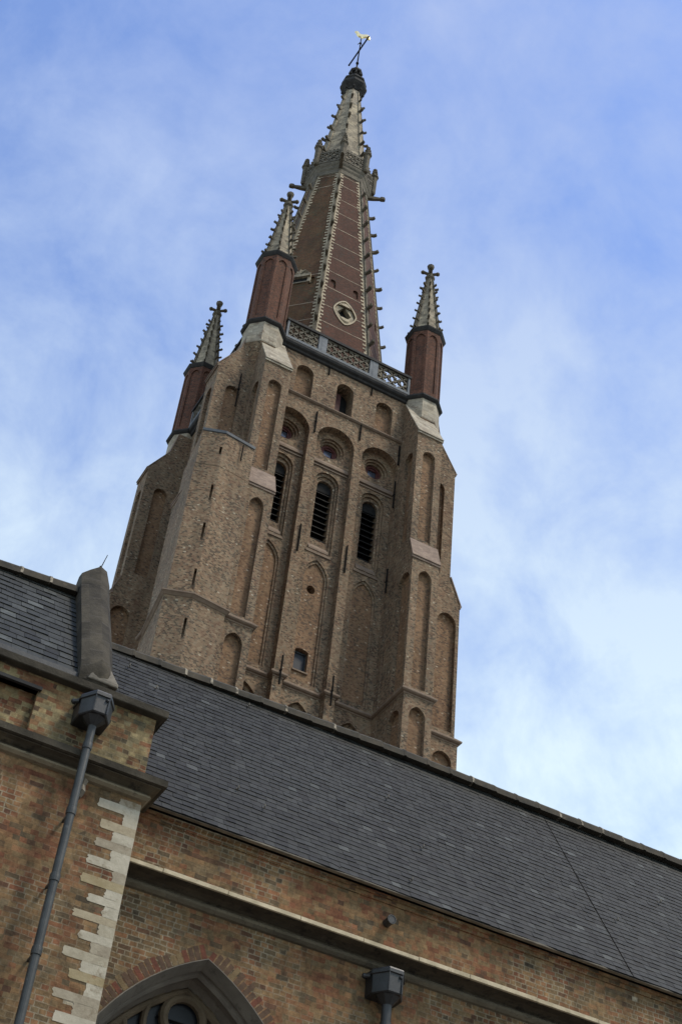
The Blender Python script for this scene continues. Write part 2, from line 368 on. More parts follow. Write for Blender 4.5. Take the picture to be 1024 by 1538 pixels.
def disc(c, z, rx, rz=None, n=20):
    rz = rz or rx
    return [(c+rx*cos(2*pi*i/n), z+rz*sin(2*pi*i/n)) for i in range(n)]

def sdisc(c, z, rx, rz, n=28, p=1.45):
    out = []
    for i in range(n):
        a = 2*pi*i/n; x, y = cos(a), sin(a); k = (abs(x)**p+abs(y)**p)**(-1/p); out.append((c+rx*x*k, z+rz*y*k))
    return out
def moulding(mb, path, prof, closed=True):
    n = len(path); mit = []
    for i in range(n):
        p = Vector(path[i]); a = Vector(path[i-1]) if (closed or i > 0) else None; b = Vector(path[(i+1) % n]) if (closed or i < n-1) else None
        ns = []
        for s, e in ((a, p), (p, b)):
            if s is not None and e is not None:
                d = (e-s).normalized(); ns.append(Vector((d.y, -d.x)))
        if len(ns) == 2:
            mm = (ns[0]+ns[1]).normalized(); mm = mm/max(.35, mm.dot(ns[0]))
        else: mm = ns[0]
        mit.append((p, mm))
    rows = [[(*(p+mm*o), z) for o, z in prof] for p, mm in mit]
    k = len(prof)
    for i in range(n if closed else n-1):
        a, b = rows[i], rows[(i+1) % n]
        for j in range(k-1): mb.quad(a[j], b[j], b[j+1], a[j+1])
    if not closed:
        mb.add(rows[0], [tuple(range(k))]); mb.add(rows[-1], [tuple(range(k-1, -1, -1))])

def octa(cx, cy, r, z, ph=-22.5): return [(cx + r*sin(R_(ph+45*k)), cy - r*cos(R_(ph+45*k)), z) for k in range(8)]


# ------------------------------------------------------------------ ground
g = MB(); g.quad((-3000, -3000, 0), (3000, -3000, 0), (3000, 3000, 0), (-3000, 3000, 0))
go = g.build('ground', MT['paving']); go['kind'] = 'structure'; go['label'] = 'grey paved ground around the church'


# ================================================================== CHURCH TOWER
XC, YC = 23.45, 59.07
HW = 5.57           # half width to the wall plane
BU0, BU1 = 4.15, 5.80
ZS = 44.33          # low string course
TW = (XC, YC, 0)
tower = empty('church_tower', TW, 'tall brown brick Gothic church tower with buttresses, four corner turrets and a red brick spire', 'church tower')
UP = Vector((0, 0, 1))
SIDES = {'S': (Vector((1, 0, 0)), Vector((0, -1, 0))), 'E': (Vector((0, 1, 0)), Vector((1, 0, 0))),
         'N': (Vector((-1, 0, 0)), Vector((0, 1, 0))), 'W': (Vector((0, -1, 0)), Vector((-1, 0, 0)))}
BS = {'S': (8.15, 8.05, 7.62, 54.65), 'N': (8.15, 8.05, 7.62, 54.65), 'E': (8.72, 8.52, 7.82, 55.0), 'W': (8.25, 8.15, 7.82, 54.4)}
C0 = Vector((XC, YC, 0))
wall = MB(); panels = []
def newp(lst):
    m_ = MB(); lst.append(m_); return m_
bayc = (-2.92, 0.0, 2.92); BH = 1.19; RD = .5
open_windows = []
for sd_, (u, n) in SIDES.items():
    F = Fr(C0 + n*HW, u, UP, n)
    kids = []
    for bi, c in enumerate(bayc):
        Q = RD + .35
        sub = []
        # belfry window, stepped jambs
        sub.append(dict(poly=arch(c, .74, 53.45, 58.62, n=14), d=RD+.13, kids=[
            dict(poly=arch(c, .62, 53.75, 58.55, n=14), d=RD+.24, kids=[
                dict(poly=arch(c, .49, 54.42, 58.42, n=14), d=RD+1.15, back=False)])]))
        # oculus
        sub.append(dict(poly=disc(c, 61.32, .80), d=RD+.12, kids=[dict(poly=disc(c, 61.34, .66), d=RD+.26, kids=[dict(poly=disc(c, 61.36, .54), d=RD+.6, back=False)])]))
        # long pointed panel
        pk = []
        if sd_ == 'S' and bi == 1:
            pk = [dict(poly=disc(c-.06, 50.85, .25, .28), d=RD+.9), dict(poly=arch(c-.10, .38, 45.5, 46.78, .12, n=6), d=RD+.45, back=False)]
        sub.append(dict(poly=arch(c+.02, .74, 44.75, 51.55, 1.3, n=16), d=RD+.07, kids=[
            dict(poly=arch(c+.02, .62, 44.85, 51.5, 1.16, n=16), d=RD+.15, mb=newp(panels), kids=pk)]))
        # lower pointed window under the string
        sub.append(dict(poly=arch(c, .78, 36.5, 42.3, 1.25, n=16), d=RD+.2, kids=[dict(poly=arch(c, .60, 36.8, 42.25, 1.02, n=16), d=RD+.7, back=False)]))
        bay_half = BH
        kids.append(dict(poly=arch(c, BH, 36.0, 61.4, n=18), d=RD, kids=sub))
        open_windows.append((F, c, bi, sd_))
    for k, c in enumerate((-2.52, .18, 2.85)):
        kids.append(dict(poly=arch(c, .56, 64.05, 65.95, n=12), d=.95 if k == 1 else .36, mb=newp(panels), back=(k != 1)))
        if k == 1: open_windows.append((F, c, 9, sd_))
    surf(wall, F, rect(-5.45, 5.45, 0, 67.62), 0, kids)
tw = wall.build('wall', MT['tbrick'], tower, TW)
for q in panels:
    if q.f: q.build('blind_panel', MT['pbrick'], tw)
rf = MB(); rf.box(XC-5.4, XC+5.4, YC-5.4, YC+5.4, 67.3, 67.6); rf.build('tower_roof', MT['lead'], tower, TW)
core = MB(); core.box(XC-4.3, XC+4.3, YC-4.3, YC+4.3, 1, 67.2); core.build('belfry_core', MT['dark'], tower, TW)

# windows in the tower wall
for F, c, bi, sd_ in open_windows:
    if bi == 9:
        d = MB(); q = arch(c, .555, 64.06, 65.95, n=12); tess(d, F, q, [], .9)
        dd = d.build('bell_chamber_door', MT['dark'], tower, TW)
        e = MB(); a0, a1 = c-.55, c+.02
        e.hexa([F.p(a0, 64.06, .62), F.p(a1, 64.06, .62), F.p(a1, 64.06, .7), F.p(a0, 64.06, .7), F.p(a0, 66.2, .62), F.p(a1, 66.2, .62), F.p(a1, 66.2, .7), F.p(a0, 66.2, .7)])
        e.build('door_leaf', MT['wood'], dd)
        continue
    # louvred belfry window
    lv = MB(); tess(lv, F, arch(c, .488, 54.43, 58.42, n=14), [], RD+1.1)
    lo = lv.build('belfry_window', MT['dark'], tower, TW)
    sl = MB(); lip = MB()
    for k in range(10):
        z = 54.62 + k*.43
        if z > 58.4: break
        hw = .485
        a = [F.p(c-hw, z, RD+.40), F.p(c+hw, z, RD+.40), F.p(c+hw, z+.20, RD+.84), F.p(c-hw, z+.20, RD+.84)]
        b = [F.p(c-hw, z+.02, RD+.40), F.p(c+hw, z+.02, RD+.40), F.p(c+hw, z+.24, RD+.84), F.p(c-hw, z+.24, RD+.84)]
        sl.hexa(a+b)
        lip.hexa([F.p(c-hw, z-.015, RD+.385), F.p(c+hw, z-.015, RD+.385), F.p(c+hw, z-.015, RD+.40), F.p(c-hw, z-.015, RD+.40),
                  F.p(c-hw, z+.012, RD+.385), F.p(c+hw, z+.012, RD+.385), F.p(c+hw, z+.012, RD+.40), F.p(c-hw, z+.012, RD+.40)])
    sl.build('louvre', MT['louvre'], lo); lip.build('louvre_edge', MT['louvrelip'], lo)
    ty = MB(); tess(ty, F, [(c-.485, 58.2), (c+.485, 58.2)] + [(c+.485*cos(pi*i/12), 58.42+.485*sin(pi*i/12)) for i in range(13)], [], RD+.42)
    ty.build('tympanum', MT['louvre'], lo)
    # sloping sill
    si = MB(); hw = .60
    si.hexa([F.p(c-hw, 53.5, RD+.0), F.p(c+hw, 53.5, RD+.0), F.p(c+hw, 53.5, RD+.5), F.p(c-hw, 53.5, RD+.5),
             F.p(c-hw, 53.62, RD+.0), F.p(c+hw, 53.62, RD+.0), F.p(c+hw, 54.44, RD+.5), F.p(c-hw, 54.44, RD+.5)])
    si.hexa([F.p(c-.76, 53.2, RD-.06), F.p(c+.76, 53.2, RD-.06), F.p(c+.76, 53.2, RD+.1), F.p(c-.76, 53.2, RD+.1),
             F.p(c-.76, 53.32, RD-.06), F.p(c+.76, 53.32, RD-.06), F.p(c+.74, 53.49, RD+.1), F.p(c-.74, 53.49, RD+.1)])
    si.build('sill', MT['string'], lo)
    # oculus
    oc = MB(); z = 61.36
    surf(oc, F, disc(c, z, .535), RD+.40, [dict(poly=disc(c, z, .40), d=RD+.46, kids=[dict(poly=rect(c-.27, c+.27, z-.25, z+.25), d=RD+.56, back=False)])])
    oo = oc.build('oculus_window', MT['redframe'], tower, TW)
    gl = MB(); tess(gl, F, rect(c-.28, c+.28, z-.26, z+.26), [], RD+.55); gl.build('pane', MT['paleglass'], oo)
    lg = MB()
    hw = BH-.02
    lg.hexa([F.p(c-hw, 59.78, RD-.13), F.p(c+hw, 59.78, RD-.13), F.p(c+hw, 59.74, RD+.02), F.p(c-hw, 59.74, RD+.02),
             F.p(c-hw, 59.92, RD-.13), F.p(c+hw, 59.92, RD-.13), F.p(c+hw, 60.22, RD+.02), F.p(c-hw, 60.22, RD+.02)])
    lg.hexa([F.p(c-hw, 59.60, RD-.06), F.p(c+hw, 59.60, RD-.06), F.p(c+hw, 59.60, RD+.02), F.p(c-hw, 59.60, RD+.02),
             F.p(c-hw, 59.70, RD-.06), F.p(c+hw, 59.70, RD-.06), F.p(c+hw, 59.70, RD+.02), F.p(c-hw, 59.70, RD+.02)])
    lg.build('ledge', MT['string'], oo)
    # lower traceried window
    lw = MB(); q = arch(c, .595, 36.8, 42.25, 1.02, n=16); tess(lw, F, q, [], RD+.66)
    lwo = lw.build('pointed_window', MT['glass'], tower, TW)
    tr = MB()
    for s in (-1, 1):
        cc = c + s*.29
        pts = arch(cc, .27, 36.8, 42.0, .48, n=10)[1:]
        for a, b in zip(pts[:-1], pts[1:]): tr.bar(F.p(*a, RD+.5), F.p(*b, RD+.5), .05, .08, F.n)
    ci = disc(c, 42.72, .22, n=14)
    for i in range(14): tr.bar(F.p(*ci[i], RD+.5), F.p(*ci[(i+1) % 14], RD+.5), .05, .05, F.n)
    tr.build('tracery', MT['cornice'], lwo)
    if sd_ == 'S' and bi == 1:
        cc = c-.10
        fr_ = MB(); surf(fr_, F, rect(cc-.375, cc+.375, 45.51, 46.8), RD+.36, [dict(poly=rect(cc-.31, cc+.31, 45.58, 46.72), d=RD+.42, back=False)])
        fo = fr_.build('small_window', MT['leaddark'], tower, TW)
        gl = MB(); tess(gl, F, rect(cc-.32, cc+.32, 45.57, 46.74), [], RD+.41); gl.build('pane', MT['glass'], fo)
        ss = MB(); ss.hexa([F.p(cc-.44, 45.40, RD+.05), F.p(cc+.44, 45.40, RD+.05), F.p(cc+.44, 45.40, RD+.4), F.p(cc-.44, 45.40, RD+.4), F.p(cc-.44, 45.48, RD+.05), F.p(cc+.44, 45.48, RD+.05), F.p(cc+.44, 45.52, RD+.4), F.p(cc-.44, 45.52, RD+.4)])
        ss.build('sill', MT['string'], fo)

# buttresses
for sd_, (u, n) in SIDES.items():
    A, B, Cc, zt = BS[sd_]
    for s in (-1, 1):
        mb = MB(); pbs = []
        z1, z2 = 53.25, 63.2
        m1_, m2_ = ((6.70, 65.05), (5.75, 67.0)) if sd_ in 'SN' else ((6.72, 65.1), (6.40, 66.9))
        prof = [(5.4, 0), (A, 0), (A, ZS), (B, ZS+.01), (B, z1), (Cc, zt), (Cc, z2), m1_, m2_, (5.4, m2_[1])]
        for uu in (BU0, BU1):
            nn_ = u*s*(-1 if uu == BU0 else 1)
            F = Fr(C0 + u*(s*uu), n, UP, nn_)       # a = distance from centre along n
            ks = [dict(poly=arch(A-.88, .57, 36, 42.85, .62, n=12), d=.24, mb=newp(pbs)), dict(poly=arch(B-.78, .58, 44.75, 51.75, .66, n=12), d=.24, mb=newp(pbs)),
                  dict(poly=arch(6.72, .43, 54.95, 61.45, n=12), d=.24, mb=newp(pbs))]
            surf(mb, F, prof, 0, ks)
        cc = s*(BU0+BU1)/2; h = (BU1-BU0)/2
        for w_, za, zb, pan in ((A, 0, ZS, arch(cc, .46, 36, 42.95, .62, n=12)), (B, ZS+.01, z1, arch(cc, .40, 44.72, 51.85, .58, n=12)), (Cc, zt, z2, arch(cc, .40, zt+.25, 61.35, n=12))):
            F = Fr(C0 + n*w_, u, UP, n)
            surf(mb, F, rect(cc-h, cc+h, za, zb), 0, [dict(poly=pan, d=.26, mb=newp(pbs))])
        # sloping brick backs (under the weathering slabs)
        def q4(wa, za, wb, zb):
            mb.quad(*(C0 + u*a + n*ww + UP*z for a, ww, z in ((cc-h, wa, za), (cc+h, wa, za), (cc+h, wb, zb), (cc-h, wb, zb))))
        q4(A, ZS, B, ZS+.01); q4(B, z1, Cc, zt); q4(Cc, z2, *m1_); q4(*m1_, *m2_)
        bo = mb.build('buttress', MT['tbrick'], tower, TW); 
        for q in pbs: q.build('blind_panel', MT['pbrick'], bo)
        def slab(wa, za, wb, zb, th, hh, name, m_, lipz=.0):
            k = MB(); nv = (n*(zb-za) + UP*(wa-wb)).normalized()*th
            p0 = [C0 + u*a + n*ww + UP*z for a, ww, z in ((cc-hh, wa, za), (cc+hh, wa, za), (cc+hh, wb, zb), (cc-hh, wb, zb))]
            k.hexa([p0[0]+nv*.1, p0[1]+nv*.1, p0[2]+nv*.1, p0[3]+nv*.1] + [q+nv for q in p0])
            if lipz:
                k.hexa([C0+u*a+n*ww+UP*z for z in (za-lipz, za-.0) for a, ww in ((cc-hh, wa+.10), (cc+hh, wa+.10), (cc+hh, wa-.05), (cc-hh, wa-.05))])
                k.hexa([C0+u*a+n*ww+UP*z for z in (za-lipz-.14, za-lipz-.02) for a, ww in ((cc-hh, wa+.05), (cc+hh, wa+.05), (cc+hh, wa-.05), (cc-hh, wa-.05))])
            return k.build(name, m_, bo)
        slab(B, z1, Cc, zt, .07, h+.05, 'weathering_slab', MT['slab'], .07)
        slab(Cc+.03, z2-.02, *m1_, .06, h+.02, 'weathering_slab', MT['cream'] if sd_ in 'SN' else MT['string'], .06)
        slab(*m1_, *m2_, .05, h+.01, 'weathering_slab', MT['cream'] if sd_ in 'SN' else MT['string'])

# string courses
def perim(A_):
    pts = []
    for sd_ in ('S', 'E', 'N', 'W'):
        u, n = SIDES[sd_]; A = BS[sd_][0] if A_ else BS[sd_][1]
        l = [(-BU1, A), (-BU0, A), (-BU0, HW-RD), (-1.73, HW-RD), (-1.73, HW), (-1.19, HW), (-1.19, HW-RD), (1.19, HW-RD), (1.19, HW), (1.73, HW), (1.73, HW-RD), (BU0, HW-RD), (BU0, A), (BU1, A), (BU1, BU1)]
        for a, b in l:
            q = C0 + u*a + n*b; pts.append((q.x, q.y))
    return pts
sc = MB(); moulding(sc, perim(True), [(-.02, ZS-.24), (.03, ZS-.22), (.03, ZS-.15), (.12, ZS-.12), (.18, ZS-.06), (.18, ZS+.02), (-.05, ZS+.24), (-.2, ZS+.26)])
sc.build('string_course', MT['string'], tower, TW)
sc = MB()
for sd_, (u, n) in SIDES.items():
    a, b = C0 + n*HW - u*BU0, C0 + n*HW + u*BU0
    moulding(sc, [(a.x, a.y), (b.x, b.y)], [(-.02, 63.70), (.06, 63.72), (.15, 63.80), (.15, 63.86), (-.02, 64.03)], closed=False)
sc.build('string_course', MT['string'], tower, TW)
sc = MB()
for sd_, (u, n) in SIDES.items():
    a, b = C0 + n*HW - u*4.4, C0 + n*HW + u*4.4
    moulding(sc, [(a.x, a.y), (b.x, b.y)], [(-.02, 67.25), (.12, 67.3), (.16, 67.42), (.30, 67.50), (.36, 67.62), (.36, 67.76), (-.4, 67.78)], closed=False)
sc.build('parapet_ledge', MT['darkring'], tower, TW)

# wall anchors on the south face
for x, z0, z1 in ((-1.43, 61.45, 63.15), (1.43, 62.45, 63.8), (-1.43, 52.4, 54.3), (1.43, 52.3, 54.2), (3.97, 52.1, 53.8), (-1.43, 43.6, 45.35), (1.43, 43.55, 45.35), (-1.05, 66.6, 67.3), (1.87, 66.6, 67.3), (3.97, 58.4, 60.5), (4.06, 61.9, 63.5)):
    a = MB(); F = Fr(C0 + Vector((0, -1, 0))*HW, (1, 0, 0), UP, (0, -1, 0))
    dd = -.20 if z0 < 44 else -.06
    a.tube(F.p(x, z0, dd), F.p(x, z1, dd), .048, n=6)
    if z1-z0 > 1:
        a.ball(F.p(x, (z0+z1)/2, dd), .075, n=6, m_=4)
        a.tube(F.p(x, (z0+z1)/2, dd), F.p(x, (z0+z1)/2, .05 if abs(x) < 3 else .1), .035, n=6)
    a.build('wall_anchor', MT['iron'], tower, TW)

# stair turret in the corner
st = MB(); stp = [(14.83, 51.0), (16.0, 50.55), (17.58, 50.74)]
def stair(off):
    return [(14.83-off, 51.0-off*.6), (16.0-off*.15, 50.55-off), (17.75, 50.76-off), (17.75, 54.5), (15.3-off, 54.5)]
slits = {0: [(53.75, 54.3, .93), (50.4, 51.55, .90), (47.8, 48.95, .90), (44.75, 46.0, .93), (41.7, 42.95, .93)]}
for za, zb, off in ((0, ZS, .10), (ZS, 52.9, 0.0), (52.9, 55.35, -.05)):
    pts = stair(off)
    for i in range(5):
        a, b = Vector(pts[i]).to_3d(), Vector(pts[(i+1) % 5]).to_3d()
        L = (b-a).length; uu = (b-a)/L; nn_ = Vector((uu.y, -uu.x, 0)); F = Fr(a, uu, UP, nn_)
        ks = []
        if i == 0:
            for s0, s1, t in slits[0]:
                if s0 > za and s1 < zb: ks.append(dict(poly=rect(L*t-.06-.03, L*t+.06-.03, s0, s1), d=.3))
        surf(st, F, rect(0, L, za, zb), 0, ks)
        for kk in ks:
            (a0, b0), (a1, _), (_, b1), _ = kk['poly']; zm = b0+(b1-b0)*.58
            st.quad(F.p(a0, b0, .03), F.p(a1, b0, .03), F.p(a1, zm, .28), F.p(a0, zm, .28))
    top = [(x, y, zb) for x, y in pts]; st.add(top, [tuple(range(5))])
so = st.build('stair_turret', MT['tbrick'], tower, TW)
k = MB(); moulding(k, stair(.10), [(-.02, ZS-.22), (.03, ZS-.2), (.11, ZS-.1), (.17, ZS-.05), (.17, ZS+.02), (-.12, ZS+.22), (-.2, ZS+.22)]); k.build('string_course', MT['string'], so)
k = MB(); moulding(k, stair(-.05)[:3], [(-.05, 52.82), (.06, 52.86), (.06, 52.92), (-.03, 52.98)], closed=False); k.build('string_course', MT['tbrick'], so)
k = MB(); moulding(k, stair(-.05)[:3], [(-.02, 55.24), (.06, 55.27), (.09, 55.41), (-.02, 55.43)], closed=False); k.build('gutter', MT['leadpale'], so)
k = MB(); pts = stair(-.06); k.add([(x, y, 55.43) for x, y in pts] + [(17.6, 53.2, 56.0), (16.0, 53.3, 56.0)], [(0, 1, 6), (1, 2, 5, 6), (2, 3, 5), (0, 6, 4), (3, 4, 6, 5)]); k.build('turret_roof', MT['lead'], so)
k = MB(); k.tube((17.05, 50.6, 53.9), (17.05, 50.6, 55.05), .035, n=6); k.build('wall_anchor', MT['iron'], so)
k = MB(); k.tube((17.0, 53.15, 60.3), (17.0, 53.15, 63.0), .04, n=6); k.ball((17.0, 53.15, 61.7), .09, n=6, m_=4); k.build('wall_anchor', MT['iron'], tower, TW)

# parapet balustrades
def lattice(mb, F, a0, a1, b0, b1, n, th, bw):
    """pierced quatrefoil-like lattice: crossing diagonals with cusps"""
    step = (a1-a0)/n; h = b1-b0; rows = max(1, round(h/step)); sv = h/rows
    for i in range(n):
        for j in range(rows):
            x0, x1, y0, y1 = a0+i*step, a0+(i+1)*step, b0+j*sv, b0+(j+1)*sv
            mb.bar(F.p(x0, y0), F.p(x1, y1), th, bw, F.n); mb.bar(F.p(x0, y1), F.p(x1, y0), th, bw, F.n)
            xm, ym = (x0+x1)/2, (y0+y1)/2
            for dx, dy in ((1, 1), (1, -1), (-1, 1), (-1, -1)):    # cusps
                q = F.p(xm+dx*step*.27, ym+dy*sv*.27); s1 = (F.u*dx*step - F.v*dy*sv).normalized()*step*.17
                mb.bar(q-s1, q+s1, th*.8, bw*.8, F.n)
for sd_, (u, n) in SIDES.items():
    F = Fr(C0 + n*(YC-53.15), u, UP, n)
    r = MB()
    def bx(mb, a0, a1, b0, b1, d0, d1): mb.hexa([F.p(a0, b0, d0), F.p(a1, b0, d0), F.p(a1, b0, d1), F.p(a0, b0, d1), F.p(a0, b1, d0), F.p(a1, b1, d0), F.p(a1, b1, d1), F.p(a0, b1, d1)])
    bx(r, -4.25, 4.25, 67.79, 67.98, -.02, .28)
    ro = r.build('balustrade', MT['grey'], tower, TW)
    r = MB(); bx(r, -4.3, 4.3, 69.28, 69.46, -.06, .32); r.build('handrail', MT['darkring'], ro)
    for a0, a1 in ((-4.25, -4.12), (-2.1, -1.55), (1.42, 1.98), (4.12, 4.25)):
        r = MB(); bx(r, a0, a1, 67.98, 69.28, .0, .26)
        if a1-a0 > .3: bx(r, a0+.19, a0+.23, 68.0, 69.26, -.015, .0)
        r.build('post', MT['grey'], ro)
    for a0, a1, k in ((-4.12, -2.1, 3), (-1.55, 1.42, 4), (1.98, 4.12, 3)):
        r = MB(); F2 = Fr(F.p(0, 0, .12), F.u, F.v, F.n); lattice(r, F2, a0, a1, 67.98, 69.28, k, .06, .045)
        bx(r, a0, a1, 69.2, 69.275, .06, .2); bx(r, a0, a1, 67.985, 68.06, .06, .2)
        r.build('pierced_panel', MT['gallery'], ro)

# crocket mesh : a hooked leaf, pointing +X
def crocket_mb(mb, M_):
    k = MB()
    secs = [(-.06, -.02, .09, .13), (.08, .0, .075, .10), (.20, .03, .09, .095), (.30, .08, .11, .10), (.36, .14, .10, .08), (.35, .21, .06, .05)]
    k.loft([[(x-.02*i/4, -w_, z-h_), (x+.0, w_, z-h_), (x+.02, w_*.9, z+h_), (x+.02, -w_*.9, z+h_)] for i, (x, z, w_, h_) in enumerate(secs)])
    k.ball((.33, 0, .08), .125, .9, 6, 4)
    mb.add([M_ @ Vector(q) for q in k.v], k.f)
cro = MB(); crocket_mb(cro, Matrix.Identity(4))
cme = bpy.data.meshes.new('crocket'); cme.from_pydata(cro.v, [], cro.f); cme.materials.append(MT['crock'])
rest = MB()
def crocket_mat(cx, cy, z, r, az, s):
    s *= random.uniform(.82, 1.12)
    return Matrix.Translation((cx + r*sin(R_(az)), cy - r*cos(R_(az)), z+random.uniform(-.05, .05)*s)) @ Matrix.Rotation(R_(az-90+random.uniform(-9, 9)), 4, 'Z') @ Matrix.Rotation(R_(random.uniform(-14, 10)), 4, 'Y') @ Matrix.Scale(s, 4)
def crocket(parent, off, cx, cy, z, r, az, s):
    M_ = crocket_mat(cx, cy, z, r, az, s)
    if az in VIS:
        o = bpy.data.objects.new('crocket', cme); COL.objects.link(o); o.parent = parent
        o.matrix_local = M_
    else: crocket_mb(rest, M_)
VIS = (-112.5, -67.5, -22.5, 22.5, 67.5)

# corner turrets (one built, then copied)
def corner_parts():
    T0 = MB(); 
    for k in range(8):
        a = Vector(octa(0, 0, 1.17, 0)[k]); b = Vector(octa(0, 0, 1.17, 0)[(k+1) % 8]); L = (b-a).length; uu = (b-a)/L; nn_ = Vector((uu.y, -uu.x, 0))
        surf(T0, Fr(a, uu, UP, nn_), rect(0, L, 67.7, 74.1), 0, [dict(poly=arch(L/2, .29, 68.2, 73.2, .42, n=10), d=.075)])
    base = MB(); base.loft([octa(0, 0, r, z) for r, z in ((1.20, 65.72), (1.22, 65.8), (1.20, 66.3), (1.19, 67.5))])
    corb = MB(); corb.loft([octa(0, 0, r, z) for r, z in ((.35, 63.2), (.75, 64.6), (1.20, 65.71))])
    ring = MB()
    ring.loft([octa(0, 0, r, z) for r, z in ((1.18, 67.42), (1.30, 67.5), (1.38, 67.6), (1.38, 67.7), (1.20, 67.88), (1.16, 67.88))])
    top = MB(); top.loft([octa(0, 0, r, z) for r, z in ((1.15, 73.85), (1.22, 73.92), (1.32, 74.10), (1.34, 74.19), (1.0, 74.32), (.9, 74.42))])
    cone = MB(); cone.loft([octa(0, 0, r, z) for r, z in ((.93, 74.4), (.21, 80.45))])
    ribs = MB()
    for az in range(8):
        a = -22.5+45*az
        pts = [Vector((r*sin(R_(a)), -r*cos(R_(a)), z)) for r, z in ((.95, 74.42), (.225, 80.4))]
        ribs.bar(pts[0], pts[1], .03, .05, Vector((cos(R_(a)), sin(R_(a)), 0)))
        ks = 12
        for q in range(8):      # dark slots between crockets on the ribs
            t = .06+q*.115
            c = pts[0].lerp(pts[1], t); d = (pts[1]-pts[0]).normalized()*.13
    fin = MB()
    fin.loft([octa(0, 0, r, z) for r, z in ((.20, 80.4), (.32, 80.55), (.34, 80.7), (.18, 80.85), (.15, 81.3), (.15, 81.65), (.22, 81.75), (.25, 81.95), (.14, 82.08))])
    for az in (-22.5, 67.5, 157.5, 247.5):
        dx, dy = sin(R_(az)), -cos(R_(az))
        fin.tube((dx*.1, dy*.1, 81.1), (dx*.42, dy*.42, 81.2), .10, .12, 6); fin.ball((dx*.5, dy*.5, 81.22), .16, .9, 6, 4)
    return T0, base, ring, top, cone, ribs, fin, corb
T0, base, ring, top, cone, ribs, fin, corb = corner_parts()
HT = 5.4
meshes = {}
proto = None
for sx, sy in ((-1, -1), (1, -1), (1, 1), (-1, 1)):
    cx, cy = XC-.05+sx*HT, YC+sy*HT
    if proto is None:
        proto = T0.build('corner_turret', MT['rbrick'], tower); kids = [base.build('turret_base', MT['cream'], proto), corb.build('corbel', MT['tbrick'], proto), ring.build('cornice', MT['darkring'], proto), top.build('cornice', MT['darkring'], proto),
            cone.build('spirelet', MT['spstone'], proto), ribs.build('rib', MT['crock'], proto), fin.build('finial', MT['crock'], proto)]
        o = proto
    else:
        o = proto.copy(); COL.objects.link(o); o.parent = tower
        for c in kids:
            d = c.copy(); COL.objects.link(d); d.parent = o
    o.location = (cx-XC, cy-YC, 0)
    for az8 in range(8):
        az = -22.5+45*az8
        for q in range(7):
            t = .02+q*.138; r, z = .95+(.225-.95)*t, 74.45+(80.4-74.45)*t
            crocket_mb(rest, crocket_mat(cx-XC, cy-YC, z, r, az, .64))
            c_ = 0

# main spire
SX, SY = XC-.09, YC
def Rz(z): return 2.20 + .129*(92.9-z)
spm = MB(); bandm = []; ov = MB()
slope = Vector((0, 0, 1))
for k in range(8):
    azf = 45*k if k < 5 else 45*k-360          # face azimuth: 0 = front
    a0 = azf-22.5; a1 = azf+22.5
    z0, z1 = 67.5, 92.6
    P = lambda az, z: Vector((SX + Rz(z)*sin(R_(az)), SY - Rz(z)*cos(R_(az)), z))
    A0, A1, B0, B1 = P(a0, z0), P(a1, z0), P(a0, z1), P(a1, z1)
    o = (A0+A1)/2; uu = (A1-A0).normalized(); vv = ((B0+B1)/2-o); Lv = vv.length; vv.normalize(); nn_ = uu.cross(vv)
    F = Fr(o, uu, vv, nn_); ha, hb = (A1-A0).length/2, (B1-B0).length/2
    sl_ = Lv/(z1-z0)
    V = lambda z: (z-z0)*sl_
    hw = lambda z: Rz(z)*sin(R_(22.5))
    ks = [dict(poly=arch(s*.84, .19, V(76.85), V(77.6), n=8), d=.12) for s in (-1, 1)]
    if azf == 0: ks.append(dict(poly=sdisc(.12, V(74.55), .74, 1.2), d=.5, back=False))
    if azf == -45: ks = [ks[1]]
    surf(spm, F, [(-ha, 0), (ha, 0), (hb, Lv), (-hb, Lv)], 0, ks)
    zs = [70.6, 72.5, 74.42, 76.6, 78.6, 80.4, 82.3, 84.35, 86.5, 88.45, 90.55, 92.0]
    if azf == -45: zs = [70.6, 72.5, 74.5, 78.0, 90.4, 92.0]
    if azf == -90: zs = [70.6, 72.5, 90.4, 92.0]
    for z in zs:
        hh = hw(z)-.05
        segs = [(-hh, hh)]
        if azf == 0 and 73.3 < z < 75.8: segs = [(-hh, -.70), (.94, hh)]
        for s0, s1 in segs:
            bm_ = MB(); n_ = max(2, int((s1-s0)/.3)); pv = []
            for q in range(n_+1):
                e0 = s0+(s1-s0)*q/n_; v0 = V(z)+random.uniform(-.008, .008); hgt = random.choice((.05, .07, .08, .085))
                pv.append([F.p(e0, v0, .02), F.p(e0, v0, -.012), F.p(e0, v0+hgt, -.012), F.p(e0, v0+hgt, .02)])
            bm_.loft(pv); bandm.append(bm_)
    if azf == 0:      # oval lozenge window in a pale stone surround
        fr_ = MB(); surf(fr_, F, sdisc(.12, V(74.55), .86, 1.36), -.06, [dict(poly=sdisc(.12, V(74.55), .76, 1.22), d=.10, back=False)])
        q = sdisc(.12, V(74.55), .86, 1.36)
        for i in range(28): fr_.quad(F.p(*q[i], -.06), F.p(*q[(i+1) % 28], -.06), F.p(*q[(i+1) % 28], .05), F.p(*q[i], .05))
        oval = (fr_, F, V(74.55))
    if azf == -45:
        dormF = (F, V)
spo = spm.build('main_spire', MT['sbrick'], tower, TW)
for bm_ in bandm: bm_.build('stone_band', MT['band'], spo)
fr_, F, v0 = oval
ovo = fr_.build('oval_window', MT['rib'], spo)
lz = [(.12-.50, v0), (.12, v0-.80), (.12+.50, v0), (.12, v0+.80)]
pl = MB(); surf(pl, F, sdisc(.12, v0, .77, 1.23), .08, [dict(poly=lz, d=.40, back=False)]); pl.build('lozenge_plate', MT['spstone'], ovo)
